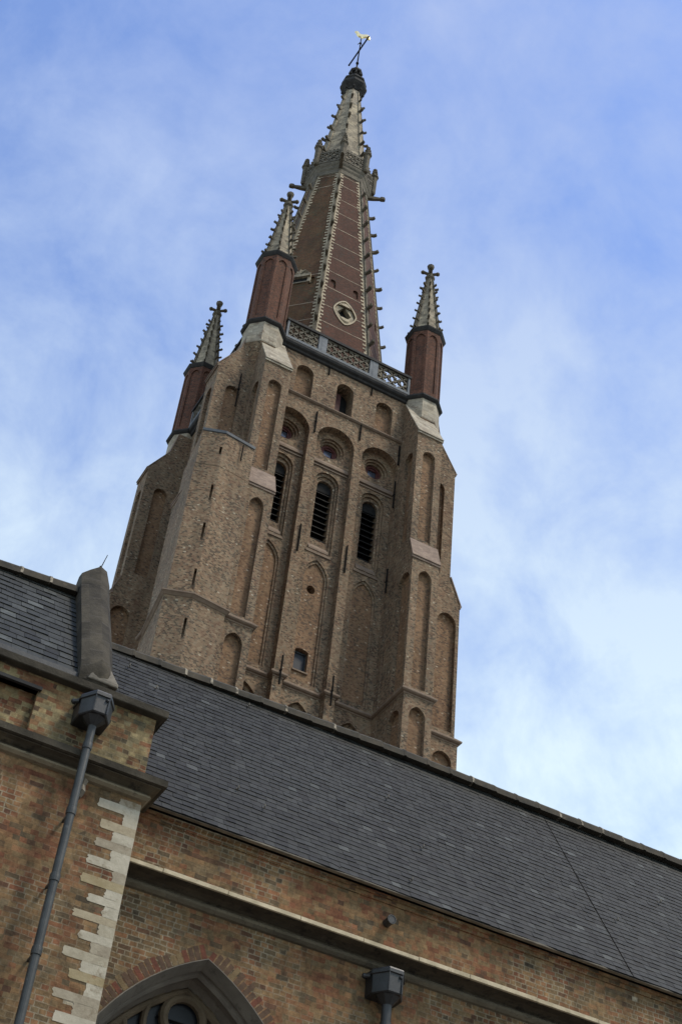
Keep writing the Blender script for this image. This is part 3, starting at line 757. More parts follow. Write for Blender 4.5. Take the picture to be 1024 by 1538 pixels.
spb = MB(); tess(spb, F, sdisc(.12, v0, .77, 1.23), [], .40); spb.build('window_recess', MT['dark'], ovo)
for s_q in (1, -1):      # pale carved lobes above and below the lozenge
    cap_ = MB()
    q = [F.p(.12+.46*cos(pi*i/8), v0+s_q*(.72+.36*sin(pi*i/8)), .02) for i in range(9)]
    q2 = [F.p(.12+.30*cos(pi*i/8), v0+s_q*(.68+.30*sin(pi*i/8)), -.10) for i in range(9)]
    cap_.loft([q, q2]); cap_.build('carved_lobe', MT['rib'], ovo)
# stone dormer on the left face
F, V = dormF
d = MB(); u0_, vb = .0, V(77.25)
def bx2(a0, a1, b0, b1, d0, d1): d.hexa([F.p(a0, b0, d0), F.p(a1, b0, d0), F.p(a1, b0, d1), F.p(a0, b0, d1), F.p(a0, b1, d0), F.p(a1, b1, d0), F.p(a1, b1, d1), F.p(a0, b1, d1)])
bx2(u0_-.75, u0_+.75, vb-.08, vb+.03, -.08, .1); bx2(u0_-.75, u0_+.75, vb+.46, vb+.78, -.22, .1)
bx2(u0_-.75, u0_-.55, vb+.03, vb+.46, -.08, .1); bx2(u0_+.55, u0_+.75, vb+.03, vb+.46, -.08, .1)
q = [F.p(u0_+.62*cos(pi*i/10), vb+.78+.55*sin(pi*i/10), -.16) for i in range(11)]; d.loft([q, [x - F.n*.25 for x in q]])
for i in range(1, 10, 2):
    a = pi*i/10; d.tube(F.p(u0_, vb+.80, -.2), F.p(u0_+.6*cos(a), vb+.78+.53*sin(a), -.2), .035, .06, 5)
dn = d.build('dormer', MT['spstone'], spo)
d = MB(); bx2(u0_-.55, u0_+.55, vb+.03, vb+.46, -.03, .1); d.build('dormer_opening', MT['dark'], dn)

# ribs with toothed pale quoins
for k in range(8):
    az = -22.5+45*k
    if az > 180: az -= 360
    rb = MB(); qn = MB()
    P = lambda z, e=0: Vector((SX + (Rz(z)+e)*sin(R_(az)), SY - (Rz(z)+e)*cos(R_(az)), z))
    tang = Vector((cos(R_(az)), sin(R_(az)), 0))
    rb.bar(P(67.5, .03), P(92.6, .03), .085, .06, tang)
    z = 68.0; flip = 0
    while z < 92.3:
        hgt = random.uniform(.13, .2); L = (random.uniform(.16, .22) if flip else random.uniform(.30, .42)); flip ^= 1
        for s in (-1, 1):
            fd = Vector((cos(R_(az+s*22.5))*s, sin(R_(az+s*22.5))*s, 0)); fn = Vector((sin(R_(az+s*22.5)), -cos(R_(az+s*22.5)), 0))
            a, b = P(z, .01), P(z+hgt, .01)
            o = fn*.012
            qn.hexa([a-o, a+fd*L-o, a+fd*L+o, a+o, b-o, b+fd*L-o, b+fd*L+o, b+o])
        z += hgt + random.uniform(.02, .05)
    ro = rb.build('rib', MT['crock'], spo); qn.build('quoin', MT['rib'], ro)
    for z in [70.2+2.02*i for i in range(11)]:
        crocket(spo, None, SX, SY, z, Rz(z)+.06, az, 1.06)
# gallery
gm = MB(); gm.loft([octa(SX, SY, r, z) for r, z in ((2.26, 92.25), (2.34, 92.35), (2.34, 92.75), (2.42, 92.95), (2.44, 93.15), (2.52, 93.3), (2.56, 93.45), (2.56, 93.56), (2.4, 93.6), (1.9, 93.6))])
ga = gm.build('gallery', MT['gallery'], tower, TW)
for k in range(8):
    az = -22.5+45*k; q = octa(SX, SY, 2.52, 0)
    a, b = Vector(q[k]), Vector(q[(k+1) % 8]); L = (b-a).length; uu = (b-a)/L; nn_ = Vector((uu.y, -uu.x, 0)); F = Fr(a, uu, UP, nn_)
    r = MB(); lattice(r, F, .12, L-.12, 93.7, 94.85, 3, .05, .05)
    for b0, b1 in ((93.58, 93.72), (94.82, 94.98)):
        r.hexa([F.p(0.0, b0, -.07), F.p(L, b0, -.07), F.p(L, b0, .1), F.p(0, b0, .1), F.p(0, b1, -.07), F.p(L, b1, -.07), F.p(L, b1, .1), F.p(0, b1, .1)])
    for i in range(7):     # leafy cresting
        c = F.p(L*(i+.5)/7, 95.05, 0); r.loft([[c + Vector((dx*s, dy*s, zz_)) for dx, dy in ((-.1, -.06), (.1, -.06), (.1, .06), (-.1, .06))] for s, zz_ in ((.7, -.08), (1.1, .04), (.3, .16))])
    r.build('pierced_panel', MT['gallery'], ga)
    pn = MB(); cx, cy = octa(SX, SY, 2.60, 0)[k][:2]
    sq = lambda r_, z: octa(cx, cy, r_, z)
    pn.loft([sq(.16, 93.45), sq(.22, 93.6), sq(.23, 95.5), sq(.33, 95.62), sq(.33, 95.75), sq(.21, 95.82), sq(.08, 96.5)])
    for z, r_ in ((96.0, .21), (96.3, .16)):
        for j in range(4): pn.ball((cx+r_*sin(R_(az+90*j+45)), cy-r_*cos(R_(az+90*j+45)), z), .10, 1, 5, 3)
    pn.ball((cx, cy, 96.6), .19, .8, 6, 4); pn.build('pinnacle', MT['crock'], ga)
    if k % 2: continue
    gg = MB(); dv = Vector((sin(R_(az)), -cos(R_(az)), 0)); tv = Vector((cos(R_(az)), sin(R_(az)), 0)); c0 = Vector((SX, SY, 92.95)) + dv*2.25
    gg.loft([[c0 + dv*x + tv*sx_*w_ + UP*(z+sz_*h_) for sx_, sz_ in ((-1, -1), (1, -1), (1, 1), (-1, 1))] for x, z, w_, h_ in ((0, 0, .14, .16), (.5, .02, .12, .14), (.95, .06, .10, .10), (1.05, .10, .14, .14), (1.28, .10, .13, .13), (1.36, .06, .08, .07))])
    gg.build('gargoyle', MT['crock'], ga)
# upper spire
def Ru(z): return 2.05 + (.60-2.05)*(z-94)/(106.6-94)
us_ = MB(); us_.loft([octa(SX, SY, Ru(z), z) for z in (93.5, 97, 100, 104.3)])
uso = us_.build('upper_spire', MT['spstone'], tower, TW)
nk = MB(); nk.loft([octa(SX, SY, Ru(z)+.01, z) for z in (104.3, 106.7)]); nk.build('neck', MT['cream'], uso)
for k in range(8):
    az = -22.5+45*k
    if az > 180: az -= 360
    rb = MB(); P = lambda z, e=0: Vector((SX + (Ru(z)+e)*sin(R_(az)), SY - (Ru(z)+e)*cos(R_(az)), z))
    rb.bar(P(94, .02), P(106.6, .02), .06, .05, Vector((cos(R_(az)), sin(R_(az)), 0))); rb.build('rib', MT['spstone'], uso)
    for i in range(6):
        z = 96.2+1.75*i; crocket(uso, None, SX, SY, z, Ru(z)+.03, az, 1.08 - .04*i)
rs = rest.build('crocket', MT['crock'], tower); rs['kind'] = 'stuff'; rs.location = (0, 0, 0)
rest_fix = rs
# cap
cp = MB(); cp.loft([octa(SX, SY, r, z) for r, z in ((.60, 106.75), (.68, 106.85), (.74, 107.0), (.98, 107.3), (1.10, 107.5), (1.10, 107.75), (.94, 107.82), (.94, 108.1), (1.03, 108.2), (1.02, 108.35), (.72, 108.5), (.50, 109.0))])
cpo = cp.build('spire_cap', MT['darkring'], tower, TW)
cr = MB()
for k in range(8):
    a = R_(-22.5+45*k); dv = Vector((sin(a), -cos(a), 0)); c0 = Vector((SX, SY, 109.0))
    cr.tube(c0+dv*.45, c0+dv*.50+UP*.9, .07, .06, 5); cr.ball(c0+dv*.58+UP*.35, .12, 1, 6, 4)
    cr.ball(Vector((SX, SY, 106.8))+dv*.84, .13, .9, 6, 4)
cr.loft([octa(SX, SY, r, z) for r, z in ((.52, 109.85), (.60, 109.95), (.55, 110.2), (.30, 110.6), (.12, 111.0))])
cr.loft([octa(SX, SY, r, z) for r, z in ((.36, 108.9), (.30, 109.9))])
cr.build('crown', MT['darkring'], cpo)

# weathervane
wv = empty('weathervane', (SX, SY, 110.9), 'gilded weathercock on a black iron cross at the very tip of the tower spire', 'weathervane')
wl = (SX, SY, 110.9)
k = MB(); k.tube((SX, SY, 110.8), (SX, SY, 115.8), .07, .045, 8); k.ball((SX, SY, 111.7), .14, 1, 8, 5); k.ball((SX, SY, 115.0), .11, 1, 8, 5)
k.bar((SX-.22, SY, 114.6), (SX+.0, SY, 115.2), .02, .025, (0, 1, 0)); k.bar((SX+.22, SY, 114.6), (SX, SY, 115.2), .02, .025, (0, 1, 0))
k.build('pole', MT['iron'], wv, wl)
k = MB(); k.tube((SX-.08, SY+1.6, 113.75), (SX+.04, SY-1.5, 113.75), .065, .065, 8); k.ball((SX-.08, SY+1.62, 113.75), .09, 1, 8, 5); k.ball((SX+.04, SY-1.52, 113.75), .09, 1, 8, 5); k.build('cross_arm', MT['iron'], wv, wl)
out = [(-.62, .98), (-.50, 1.10), (-.38, 1.04), (-.30, .84), (-.20, .66), (.0, .60), (.22, .62), (.40, .74), (.55, .70), (.70, .50), (.78, .20), (.74, .0), (.64, .02), (.60, .22), (.50, .36), (.36, .30), (.15, .18), (.06, .02), (-.04, .02), (-.06, .20), (-.26, .28), (-.42, .50), (-.50, .76), (-.52, .88)]
lat = Vector((.93, -.367, 0)); nrmv = Vector((.367, .93, 0))
k = MB(); rr = []
for t_, s in ((-.10, .82), (-.05, 1.0), (.05, 1.0), (.10, .82)):
    cxo = .05; czo = .5
    rr.append([Vector((SX, SY, 115.75)) + lat*(cxo+(a-cxo)*s if s < 1 else a) + UP*((czo+(b-czo)*s) if s < 1 else b) + nrmv*t_ for a, b in out])
n = len(out); k.loft(rr, False, False)
for ri, flip in ((0, True), (3, False)):
    tri = tessellate_polygon([[Vector((a, b, 0)) for a, b in out]]); k.add(rr[ri], [tuple(t) for t in tri])
k.build('rooster', MT['gold'], wv, wl)


# ================================================================== AISLE (right, behind)
NX0, NX1, NY = 3.2, 26.0, 15.0
aisle = empty('church_aisle', (12, NY, 0), 'brick church aisle under a long dark slate roof, pointed window at its left end', 'church aisle')
AL = (12, NY, 0)
F = Fr((0, NY, 0), (1, 0, 0), UP, (0, -1, 0))
am = MB(); wst = MB(); tstone = MB()
def parch(c, h, z0, zs, o=1.1, n=32):
    r = h+o; top = math.acos(o/r); k = n//2
    pts = [(c-h, z0), (c+h, z0)] + [(c-o+r*cos(top*i/k), zs+r*sin(top*i/k)) for i in range(k+1)]
    pts += [(c+o-r*cos(top*i/k), zs+r*sin(top*i/k)) for i in range(k-1, -1, -1)]
    return pts
wins = [5.81, 12.0, 18.1]
ks = []
HP = [(1.60, 0), (1.595, -.025), (1.585, -.025), (1.515, .14), (1.545, .17), (1.535, .20), (1.50, .215), (1.475, .25), (1.48, .29), (1.51, .33), (1.50, .40), (1.44, .50), (1.44, .60)]
for c in wins: ks.append(dict(poly=parch(c, 1.60, 3.6, 6.82), d=.01, back=False))
surf(am, F, rect(NX0, NX1, 0, 10.9), 0, ks)
jambs = []
for c in wins:
    wst = MB(); jambs.append(wst); prev = None
    for h_, d_ in HP:
        cur = [F.p(*q, d_) for q in parch(c, h_, 3.6+(1.60-h_), 6.82)]
        if prev:
            n = len(cur)
            for i in range(n): wst.quad(prev[i], prev[(i+1) % n], cur[(i+1) % n], cur[i])
        prev = cur
am.box(NX1-.3, NX1, NY+.01, 21.5, 0, 10.9)
aw = am.build('wall', MT['nbrick'], aisle, AL)
for c in wins:
    gl = MB(); tess(gl, F, parch(c, 1.45, 3.75, 6.82), [], .585); go_ = gl.build('window', MT['glass'], aisle, AL)
    jambs.pop(0).build('window_jamb', MT['window'], go_)
    # hood of brick voussoirs around the arch
    pts = parch(c, 1.605, 3.6, 6.82, n=80)[2:]
    for i in range(len(pts)-1):
        a, b = Vector((*pts[i], 0)), Vector((*pts[i+1], 0)); d_ = (b-a)
        if d_.length < .02: continue
        nn_ = Vector((d_.y, -d_.x, 0)).normalized()
        if nn_.dot(a-Vector((c, 7.2, 0))) < 0: nn_ = -nn_
        ln = .17 + random.uniform(-.06, .03)
        p0, p1 = a + d_*.10, b - d_*.10
        q = [(p0.x, p0.y), (p1.x, p1.y), ((p1+nn_*ln).x, (p1+nn_*ln).y), ((p0+nn_*ln).x, (p0+nn_*ln).y)]
        vo = MB(); vo.hexa([F.p(*x, .02) for x in q] + [F.p(*x, -.002) for x in q])
        if c == wins[0]: vo.build('voussoir', MT[random.choice(('vbrn', 'vyel', 'vbrn', 'vred', 'vbrn', 'vyel', 'vbrn'))], go_)
    tr = MB()
    TD = .52
    def sweep(pts, w_, t_, closed=False):
        n = len(pts); rows = []
        for i in range(n):
            a = Vector(pts[i-1] if (i > 0 or closed) else pts[i]); b = Vector(pts[(i+1) % n] if (i < n-1 or closed) else pts[i])
            d = (b-a).normalized(); q = Vector((d.y, -d.x)); p0 = Vector(pts[i])
            rows.append([F.p(*(p0+q*t_*e), TD+w_*f) for e, f in ((-1, 1), (-1, -.3), (-.35, -1), (.35, -1), (1, -.3), (1, 1))])
        if closed: rows.append(rows[0])
        tr.loft(rows, not closed, not closed)
    def ringb(cx, cz, r, w_, t_, n=28):
        sweep(disc(cx, cz, r, n=n), w_, t_, True)
    def poly(pts, w_, t_): sweep(pts, w_, t_)
    oz = 8.74
    ringb(c+.02, oz, .25, .045, .05)
    for s in (-1, 1):
        for r_c, t_ in ((.44, .035), (.68, .042)):
            poly([(c+.02*s+s*r_c*cos(R_(t)), oz-.12+(r_c*1.02)*sin(R_(t))) for t in range(78 if s > 0 else 79, -50, -8)], .04, t_)
        poly(parch(c+s*.72, .70, 4.0, 6.75, .5, n=20)[1:], .035, .06)
        poly([(c+s*.72, 3.9), (c+s*.72, 7.7)], .03, .05)
    poly([(c, 3.9), (c, 8.45)], .04, .07)
    poly(parch(c, 1.41, 3.8, 6.82)[1:], .05, .05)
    tr.build('tracery', MT['tracery'], go_)
    ld = MB()
    for z in [4.3+.4*i for i in range(12)]: ld.tube(F.p(c-1.1 if z < 8 else c-.3, z, .56), F.p(c+1.1 if z < 8 else c+.34, z, .56), .012, n=5)
    ld.build('saddle_bar', MT['iron'], go_)
# cornice of the aisle wall
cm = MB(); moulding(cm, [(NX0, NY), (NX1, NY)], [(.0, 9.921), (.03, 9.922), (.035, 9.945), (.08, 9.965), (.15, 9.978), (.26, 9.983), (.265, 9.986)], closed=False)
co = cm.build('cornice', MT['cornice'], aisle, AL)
cm = MB(); moulding(cm, [(NX0, NY), (NX1, NY)], [(-.02, 9.815), (.035, 9.83), (.07, 9.86), (.08, 9.888), (.06, 9.912), (.0, 9.92)], closed=False); cm.build('cornice_roll', MT['roll'], co)
cm = MB()
x = NX0
while x < NX1:
    L = random.uniform(.7, 1.1); dz = random.uniform(-.006, .006)
    moulding(cm, [(x, NY), (min(x+L-.008, NX1), NY)], [(-.02, 9.987), (.28, 9.987), (.29+dz, 9.992), (.29+dz, 10.04+dz), (-.02, 10.16)], closed=False); x += L
cm.build('cornice_lip', MT['lip'], co)
# eave slab and roof
EY, EZ, RY, RZz = 14.86, 10.90, 17.0, 14.52
cm = MB(); moulding(cm, [(NX0, NY), (NX1, NY)], [(-.02, 10.76), (.02, 10.765), (.02, 10.82), (.045, 10.825), (.045, 10.87), (-.3, 10.875)], closed=False)
cm.build('eave_board', MT['nbrick'], aisle, AL)
ef = MB(); x = NX0; pv = []
while x < NX1:
    dz = random.uniform(.002, .022) if random.random() < .6 else .001
    for xx in (x, x+.12): pv.append([(xx, 14.835, 10.868), (xx, 14.90, 10.868), (xx, 14.90, 10.869+dz), (xx, 14.835, 10.869+dz)])
    x += random.uniform(.15, .5)
ef.loft(pv)
ef.build('eave_flashing', MT['kneeler'], aisle, AL)
def slate_roof(x0, x1, ey, ez, ry, rz, exp, th, name, m_, parent, off, sw):
    mb = MB(); n = max(1, round(math.hypot(ry-ey, rz-ez)/exp)); sl_ = Vector((0, ry-ey, rz-ez))/n; nn_ = Vector((0, -(rz-ez), ry-ey)).normalized()
    o = Vector((0, ey, ez)); X = Vector((1, 0, 0)); dn = sl_.normalized(); tone = []
    mb.quad(X*x0+o-nn_*.004, X*x1+o-nn_*.004, X*x1+o+sl_*n-nn_*.004, X*x0+o+sl_*n-nn_*.004); tone.append(0.0)
    b = o+sl_*n
    mb.quad((x0, ry, rz), (x1, ry, rz), (x1, 2*ry-ey, ez), (x0, 2*ry-ey, ez)); tone.append(.5)
    mb.quad((x1, ey, ez), (x1, 2*ry-ey, ez), (x1, ry, rz)); tone.append(.5)
    for i in range(n):
        x = x0 - random.random()*sw; zone = random.uniform(-.05, .05)
        while x < x1:
            ww = sw*random.uniform(.86, 1.14); xa, xb = max(x0, x+.002), min(x1, x+ww-.002); x += ww
            if xb-xa < .02: continue
            dl = [random.uniform(-.006, .006) + (random.random() < .012)*random.uniform(-.03, 0) for _ in range(2)]; lf = th*random.uniform(.7, 1.5)
            lo = [o + sl_*i + dn*d + X*xx for d, xx in zip(dl, (xa, xb))]; hi = [o + sl_*(i+1) + dn*.01 + X*xx for xx in (xa, xb)]
            mb.quad(lo[0]+nn_*lf, lo[1]+nn_*lf*random.uniform(.8, 1.2), hi[1]+nn_*.001, hi[0]+nn_*.001)
            mb.quad(lo[0]-nn_*.003, lo[1]-nn_*.003, lo[1]+nn_*lf, lo[0]+nn_*lf)
            t_ = min(1, max(.08, random.gauss(.48, .20)+zone)) if random.random() > .02 else random.uniform(.9, 1)
            tone += [t_, t_*.6]
    ob = mb.build(name, m_, parent, off)
    a_ = ob.data.attributes.new('tone', 'FLOAT', 'FACE')
    if len(a_.data) == len(tone): a_.data.foreach_set('value', tone)
    return ob
nr = slate_roof(3.45, NX1, EY, EZ, RY, RZz, .115, .008, 'roof', MT['slate'], aisle, AL, .15)
rd = MB(); jn = MB(); x = 3.3; zr = RZz
def ridge_run(rd, x0, x1, ry, zf, L=.42):
    rows = []; k0 = math.floor(x0/L)
    x = k0*L
    while x < x1:
        j0, j1 = random.uniform(-.006, .006), random.uniform(-.006, .006)
        for xx, s_, dz in ((x+.0, 1.05, .010), (x+.035, 1.05, .010), (x+.05, .99, 0), (x+L-.012, 1.02, .003)):
            z = zf(xx) + dz + (j0 if xx < x+.2 else j1)
            if xx >= x0: rows.append([(xx, ry + yy*s_, z + zz_) for yy, zz_ in ((-.13, -.165), (-.11, -.06), (-.05, .0), (.05, .0), (.11, -.06), (.13, -.165))])
        x += L
    rd.loft(rows)
zf = lambda x: 14.53 + .13*min(1, max(0, (x-4)/5)) + .01*(x-9)/10
ridge_run(rd, 3.3, NX1, RY, zf)
rd.build('ridge', MT['ridge'], nr)
k = MB(); s0_, s1_ = Vector((11.9, EY, EZ)), Vector((11.9, RY, RZz)); k.bar(s0_+Vector((0, -.009, .005)), s1_+Vector((0, -.008, .005)), .006, .003, (1, 0, 0)); k.build('roof_seam', MT['iron'], nr)
# roof hooks
for X, t in ((4.95, .78), (4.55, .87), (6.35, .22), (6.0, .28), (8.6, .62), (8.45, .10), (12.2, .35), (8.9, .35), (6.5, .93), (13.5, .62)):
    nn_ = Vector((0, -(RZz-EZ), RY-EY)).normalized(); s_ = Vector((0, RY-EY, RZz-EZ)); a = Vector((X, EY, EZ)) + s_*t + nn_*.01
    k = MB(); d_ = s_.normalized(); k.tube(a, a-d_*.07+nn_*.015, .006, n=5); k.tube(a-d_*.07+nn_*.015, a-d_*.075+nn_*.05, .008, n=5); k.tube(a-d_*.075+nn_*.05, a-d_*.04+nn_*.065, .008, n=5)
    k.build('roof_hook', MT['kneeler'], nr)

# vent stub in the aisle wall
k = MB(); vz, vx = 10.50, 8.12
n = 12
for r0_, r1_, ya, yb in ((.055, .055, NY, 14.86), (.062, .062, 14.88, 14.855)):
    k.loft([[(vx + r_*cos(2*pi*i/n), y, vz + r_*sin(2*pi*i/n)) for i in range(n)] for r_, y in ((r0_, ya), (r1_, yb), (r1_*.8, yb), (r1_*.8, ya-.02))], False, True)
vp = k.build('vent_pipe', MT['leaddark']); vp['label'] = 'short dark pipe stub poking out of the aisle wall above its cornice'; vp['category'] = 'pipe'


# ================================================================== TRANSEPT (left, projecting)
TY = 14.5; TX0, TX1 = -9.0, 4.48
trn = empty('church_transept', (0, TY, 0), 'brick church side block at left with white corner stones, attic parapet and slate roof', 'church transept')
TL = (0, TY, 0)
F = Fr((0, TY, 0), (1, 0, 0), UP, (0, -1, 0))
m1 = MB(); surf(m1, F, rect(TX0, TX1, 0, 10.75), 0); m1.quad((TX1, TY, 0), (TX1, 21, 0), (TX1, 21, 10.75), (TX1, TY, 10.75)); m1.quad((TX0, TY, 0), (TX0, 21, 0), (TX0, 21, 10.75), (TX0, TY, 10.75))
m1.build('wall', MT['nbrick'], trn, TL)
m1 = MB(); surf(m1, F, rect(TX0, TX1-.03, 10.70, 11.80), .0, [dict(poly=rect(-2.2, 2.95, 10.98, 11.58), d=.10)])
m1.quad((TX1-.03, TY, 10.7), (TX1-.03, 17, 10.7), (TX1-.03, 17, 11.8), (TX1-.03, TY, 11.8)); m1.box(TX0, TX1-.04, TY+.15, 17, 10.8, 11.79)
at = m1.build('attic', MT['abrick'], trn, TL)
m1 = MB(); m1.box(-2.2, 2.98, TY-.05, TY+.09, 11.58, 11.625); m1.build('panel_lintel', MT['darkring'], at)
m1 = MB()
moulding(m1, [(TX0, TY), (TX1, TY), (TX1, 17)], [(.02, 10.716), (.035, 10.717), (.035, 10.745), (.10, 10.775), (.155, 10.79), (.16, 10.80)], closed=False)
cn = m1.build('cornice', MT['cornice'], trn, TL)
m1 = MB(); moulding(m1, [(TX0, TY), (TX1, TY), (TX1, 17)], [(-.02, 10.63), (.045, 10.645), (.08, 10.675), (.07, 10.705), (.03, 10.715)], closed=False); m1.build('cornice_roll', MT['lipd'], cn)
m1 = MB(); moulding(m1, [(TX0, TY), (TX1, TY), (TX1, 17)], [(-.02, 10.801), (.18, 10.801), (.21, 10.81), (.21, 10.895), (-.04, 11.0)], closed=False); m1.build('cornice_lip', MT['coping'], cn)
m1 = MB(); moulding(m1, [(TX0, TY), (TX1-.03, TY), (TX1-.03, 17)], [(-.02, 11.79), (.10, 11.80), (.11, 11.81), (.11, 11.90), (.08, 11.92), (-.6, 12.02), (-2.6, 12.03)], closed=False); m1.build('coping', MT['coping'], trn, TL)
# quoins
z = 6.6; flip = 0
while z < 10.58:
    h = random.uniform(.085, .115) if flip else random.uniform(.105, .15); L = random.uniform(.38, .54) if flip else random.uniform(.13, .30)
    top = min(z+h, 10.59)
    k = MB(); e = .005; n = 7; fr = []; bk = []
    left = [(TX1-L+random.uniform(-.014, .014) + (.02 if q in (0, n-1) else 0)*random.random(), z+(top-z)*q/(n-1)) for q in range(n)]
    topm = [(TX1-L*t, top+random.uniform(.0, .004)) for t in (.75, .5, .25)] if not flip else [(TX1-L*t, top+random.uniform(.0, .004)) for t in (.75, .5, .25)]
    out_ = [(TX1+e, z)] ; ring_ = [(TX1+e, z)] + left + topm + [(TX1+e, top)]
    f_ = Fr((0, TY, 0), (1, 0, 0), UP, (0, -1, 0))
    k.loft([[f_.p(a, b, .2) for a, b in ring_], [f_.p(a, b, -e) for a, b in ring_]], True, False)
    tess(k, f_, ring_, [], -e)
    k.build('quoin', MT['quoin_y'] if flip and random.random() < .28 else MT[random.choice(('quoin', 'quoin0', 'quoin1', 'quoin1', 'quoin2'))], trn, TL)
    z = top; flip ^= 1
# roof of the transept
E2, Z2, R2, RZ2, RZC = 14.52, 12.03, 15.86, 14.20, 14.42
r2 = slate_roof(TX0, 3.40, E2, Z2, R2, RZ2, .155, .011, 'roof', MT['slate2'], trn, TL, .20)
m1 = MB(); m1.box(TX0, 3.36, E2-.03, E2+.1, 11.955, 12.035); m1.build('gutter', MT['leaddark'], r2)
rd = MB(); ridge_run(rd, TX0, 3.3, R2, lambda x: 14.335+.07*max(x-3.3, -1.6)); rd.build('ridge', MT['ridge'], r2)
# gable coping
gc = MB(); s_ = Vector((0, R2-E2, RZC-Z2)); d_ = s_.normalized(); nn_ = Vector((0, -d_.z, d_.y))
def csec(t, lift, wid=1.0, extra=0):
    o = Vector((0, E2, Z2)) + s_*t
    pts = [(3.36, -.25), (3.36, .10), (3.45, .155), (3.60, .20), (3.71, .17), (3.80, .06), (3.81, -.25)]
    return [o + Vector((x, 0, 0)) + nn_*(h_*wid + (lift if h_ > 0 else 0)) + d_*extra for x, h_ in pts]
rows = [csec(-.07, -.02, .05)] + [csec(t, .01*sin(t*5), w_) for t, w_ in ((-.03, .55), (.02, .9))] + [csec(t, .01*sin(t*5)) for t in (.08, .15, .3, .5, .7, .85, .93)]
o = Vector((0, R2, RZC))
rows.append([o + Vector((x, -.02, z)) for x, z in ((3.36, -.25), (3.36, .19), (3.46, .30), (3.60, .43), (3.70, .38), (3.79, .14), (3.80, -.25))])
rows.append([o + Vector((x, .10, z)) for x, z in ((3.36, -.25), (3.36, .20), (3.46, .31), (3.60, .44), (3.70, .39), (3.79, .15), (3.80, -.25))])
rows.append([o + Vector((x, 1.5, z-2.6)) for x, z in ((3.36, -.25), (3.36, .15), (3.46, .21), (3.60, .24), (3.71, .21), (3.79, .11), (3.80, -.25))])
gc.loft(rows); gco = gc.build('gable_coping', MT['coping'], trn, TL, smooth=True); gco.data.set_sharp_from_angle(angle=R_(48))
k = MB()
k.loft([[(3.46, 14.385, 11.95), (3.86, 14.385, 11.95), (3.88, 14.75, 11.98), (3.46, 14.75, 11.98)], [(3.48, 14.39, 12.02), (3.86, 14.39, 12.0), (3.86, 14.75, 12.1), (3.48, 14.75, 12.1)], [(3.52, 14.42, 12.13), (3.82, 14.43, 12.09), (3.83, 14.75, 12.2), (3.52, 14.75, 12.28)], [(3.56, 14.49, 12.27), (3.77, 14.49, 12.22), (3.79, 14.75, 12.3), (3.56, 14.75, 12.4)], [(3.60, 14.57, 12.37), (3.72, 14.57, 12.33), (3.73, 14.8, 12.4), (3.6, 14.8, 12.45)]])
k.build('kneeler', MT['kneeler'], gco, bevel=.02)
gw = MB(); gw.add([(3.40, 14.55, 11.9), (3.40, 17.2, 11.9), (3.40, R2, 14.4), (3.78, 14.55, 11.9), (3.78, 17.2, 11.9), (3.78, R2, 14.4)], [(0, 1, 2), (3, 5, 4), (0, 2, 5, 3), (1, 4, 5, 2), (0, 3, 4, 1)]); gw.build('gable_wall', MT['abrick'], trn, TL)
# lightning rod
k = MB(); k.tube((3.60, R2+.04, 14.80), (3.66, R2+.04, 15.14), .009, .005, 6); k.tube((3.60, R2+.04, 14.72), (3.605, R2+.04, 14.90), .018, .014, 6)
lr = k.build('lightning_rod', MT['iron']); lr['label'] = 'thin lightning rod on the peak of the grey gable coping'; lr['category'] = 'lightning rod'


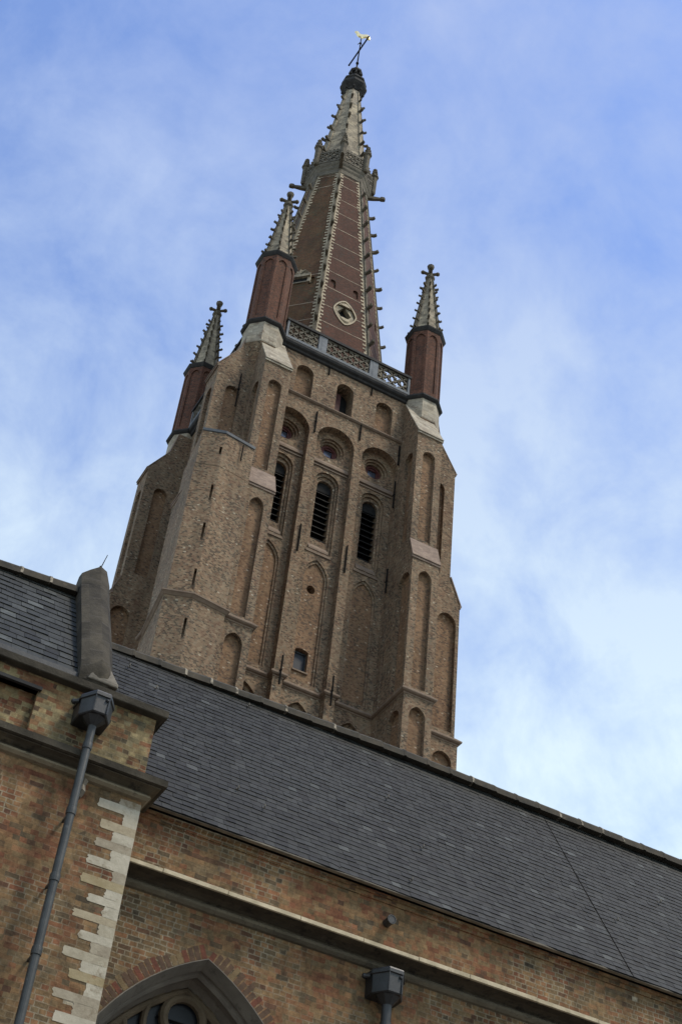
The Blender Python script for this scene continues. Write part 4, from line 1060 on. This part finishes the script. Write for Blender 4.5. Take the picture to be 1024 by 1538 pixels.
# ================================================================== DOWNPIPES
def downpipe(loc, zt, zb, rp, hw, hh, joints, label, pipe_mat, jog):
    x, y = loc
    e = empty('downpipe', (x, y, 0), label, 'downpipe'); e['group'] = 'lead downpipes with box hoppers on the church walls'
    off = (x, y, 0)
    h = MB()
    def sec(s, z, yb): return [(x-hw*s, yb, z), (x-hw*s, y-.05*s, z), (x-hw*.42*s, y-.24*s, z), (x+hw*.42*s, y-.24*s, z), (x+hw*s, y-.05*s, z), (x+hw*s, yb, z)]
    yb = y+jog
    h.loft([sec(.92, zt-hh, yb), sec(.98, zt-hh*.95, yb), sec(1.0, zt-.07, yb), sec(1.08, zt-.06, yb), sec(1.08, zt-.02, yb), sec(1.04, zt, yb)], True, True)
    ho = h.build('hopper', MT['leaddark'], e, off)
    t = MB()
    for s in (-.42, .42): t.tube((x+hw*s, y-.245, zt-hh), (x+hw*s, y-.245, zt-.06), .010, n=6)
    t.tube((x-hw*1.3, y+.05, zt-.07), (x-hw*1.02, y+.0, zt-.07), .028, n=8); t.ball((x-hw*1.3, y+.05, zt-.07), .035, 1, 8, 5)
    t.ball((x+hw*.30, y-.245, zt-.10), .022, 1, 8, 5)
    t.build('hopper_trim', MT['leaddark'], ho)
    c = MB()
    c.loft([[(x + r*cos(2*pi*i/8), y-.06 + r*sin(2*pi*i/8), z) for i in range(8)] for r, z in ((hw*.75, zt-hh+.005), (hw*.5, zt-hh-.05), (rp*1.05, zt-hh-.10))], True, True)
    c.build('outlet', MT['leaddark'], ho)
    p = MB(); n = 16
    def circ(r, z): return [(x + r*cos(2*pi*i/n), y-.06 + r*sin(2*pi*i/n), z) for i in range(n)]
    p.loft([circ(rp, zb), circ(rp, zt-hh-.04)])
    po = p.build('pipe', pipe_mat, e, off, smooth=False)
    for z in joints:
        q = MB(); q.loft([circ(rp*1.02, z-.06), circ(rp*1.17, z-.055), circ(rp*1.20, z-.01), circ(rp*1.17, z+.03), circ(rp*1.02, z+.035)])
        q.box(x-.012, x+.012, y, y+jog, z-.03, z)
        q.build('collar', pipe_mat, e, off)
    return e
downpipe((3.615, 14.28), 11.58, 0.0, .049, .20, .29, (10.93, 10.06, 9.23, 8.38, 7.2, 5.8, 4.2, 2.4), 'blue grey lead downpipe and box hopper on the left block, beside white corner stones', MT['lead'], .21)
downpipe((8.10, 14.86), 9.74, 0.0, .062, .215, .31, (9.08, 8.0, 6.6, 5.0, 3.2, 1.5), 'dark lead downpipe and box hopper under the cornice, right of the pointed window', MT['leaddark'], .13)
# small eroded corbel by the left downpipe
k = MB(); k.loft([[(3.72+dx*s, 14.52, zc_) if False else (3.72+dx*s, 14.49+dy*s, zc_) for dx, dy in ((-.06, .02), (-.05, -.08), (.0, -.12), (.05, -.08), (.06, .02))] for s, zc_ in ((.5, 10.40), (1.0, 10.46), (.8, 10.54), (1.1, 10.60))])
k.build('corbel', MT['kneeler'], trn, TL)
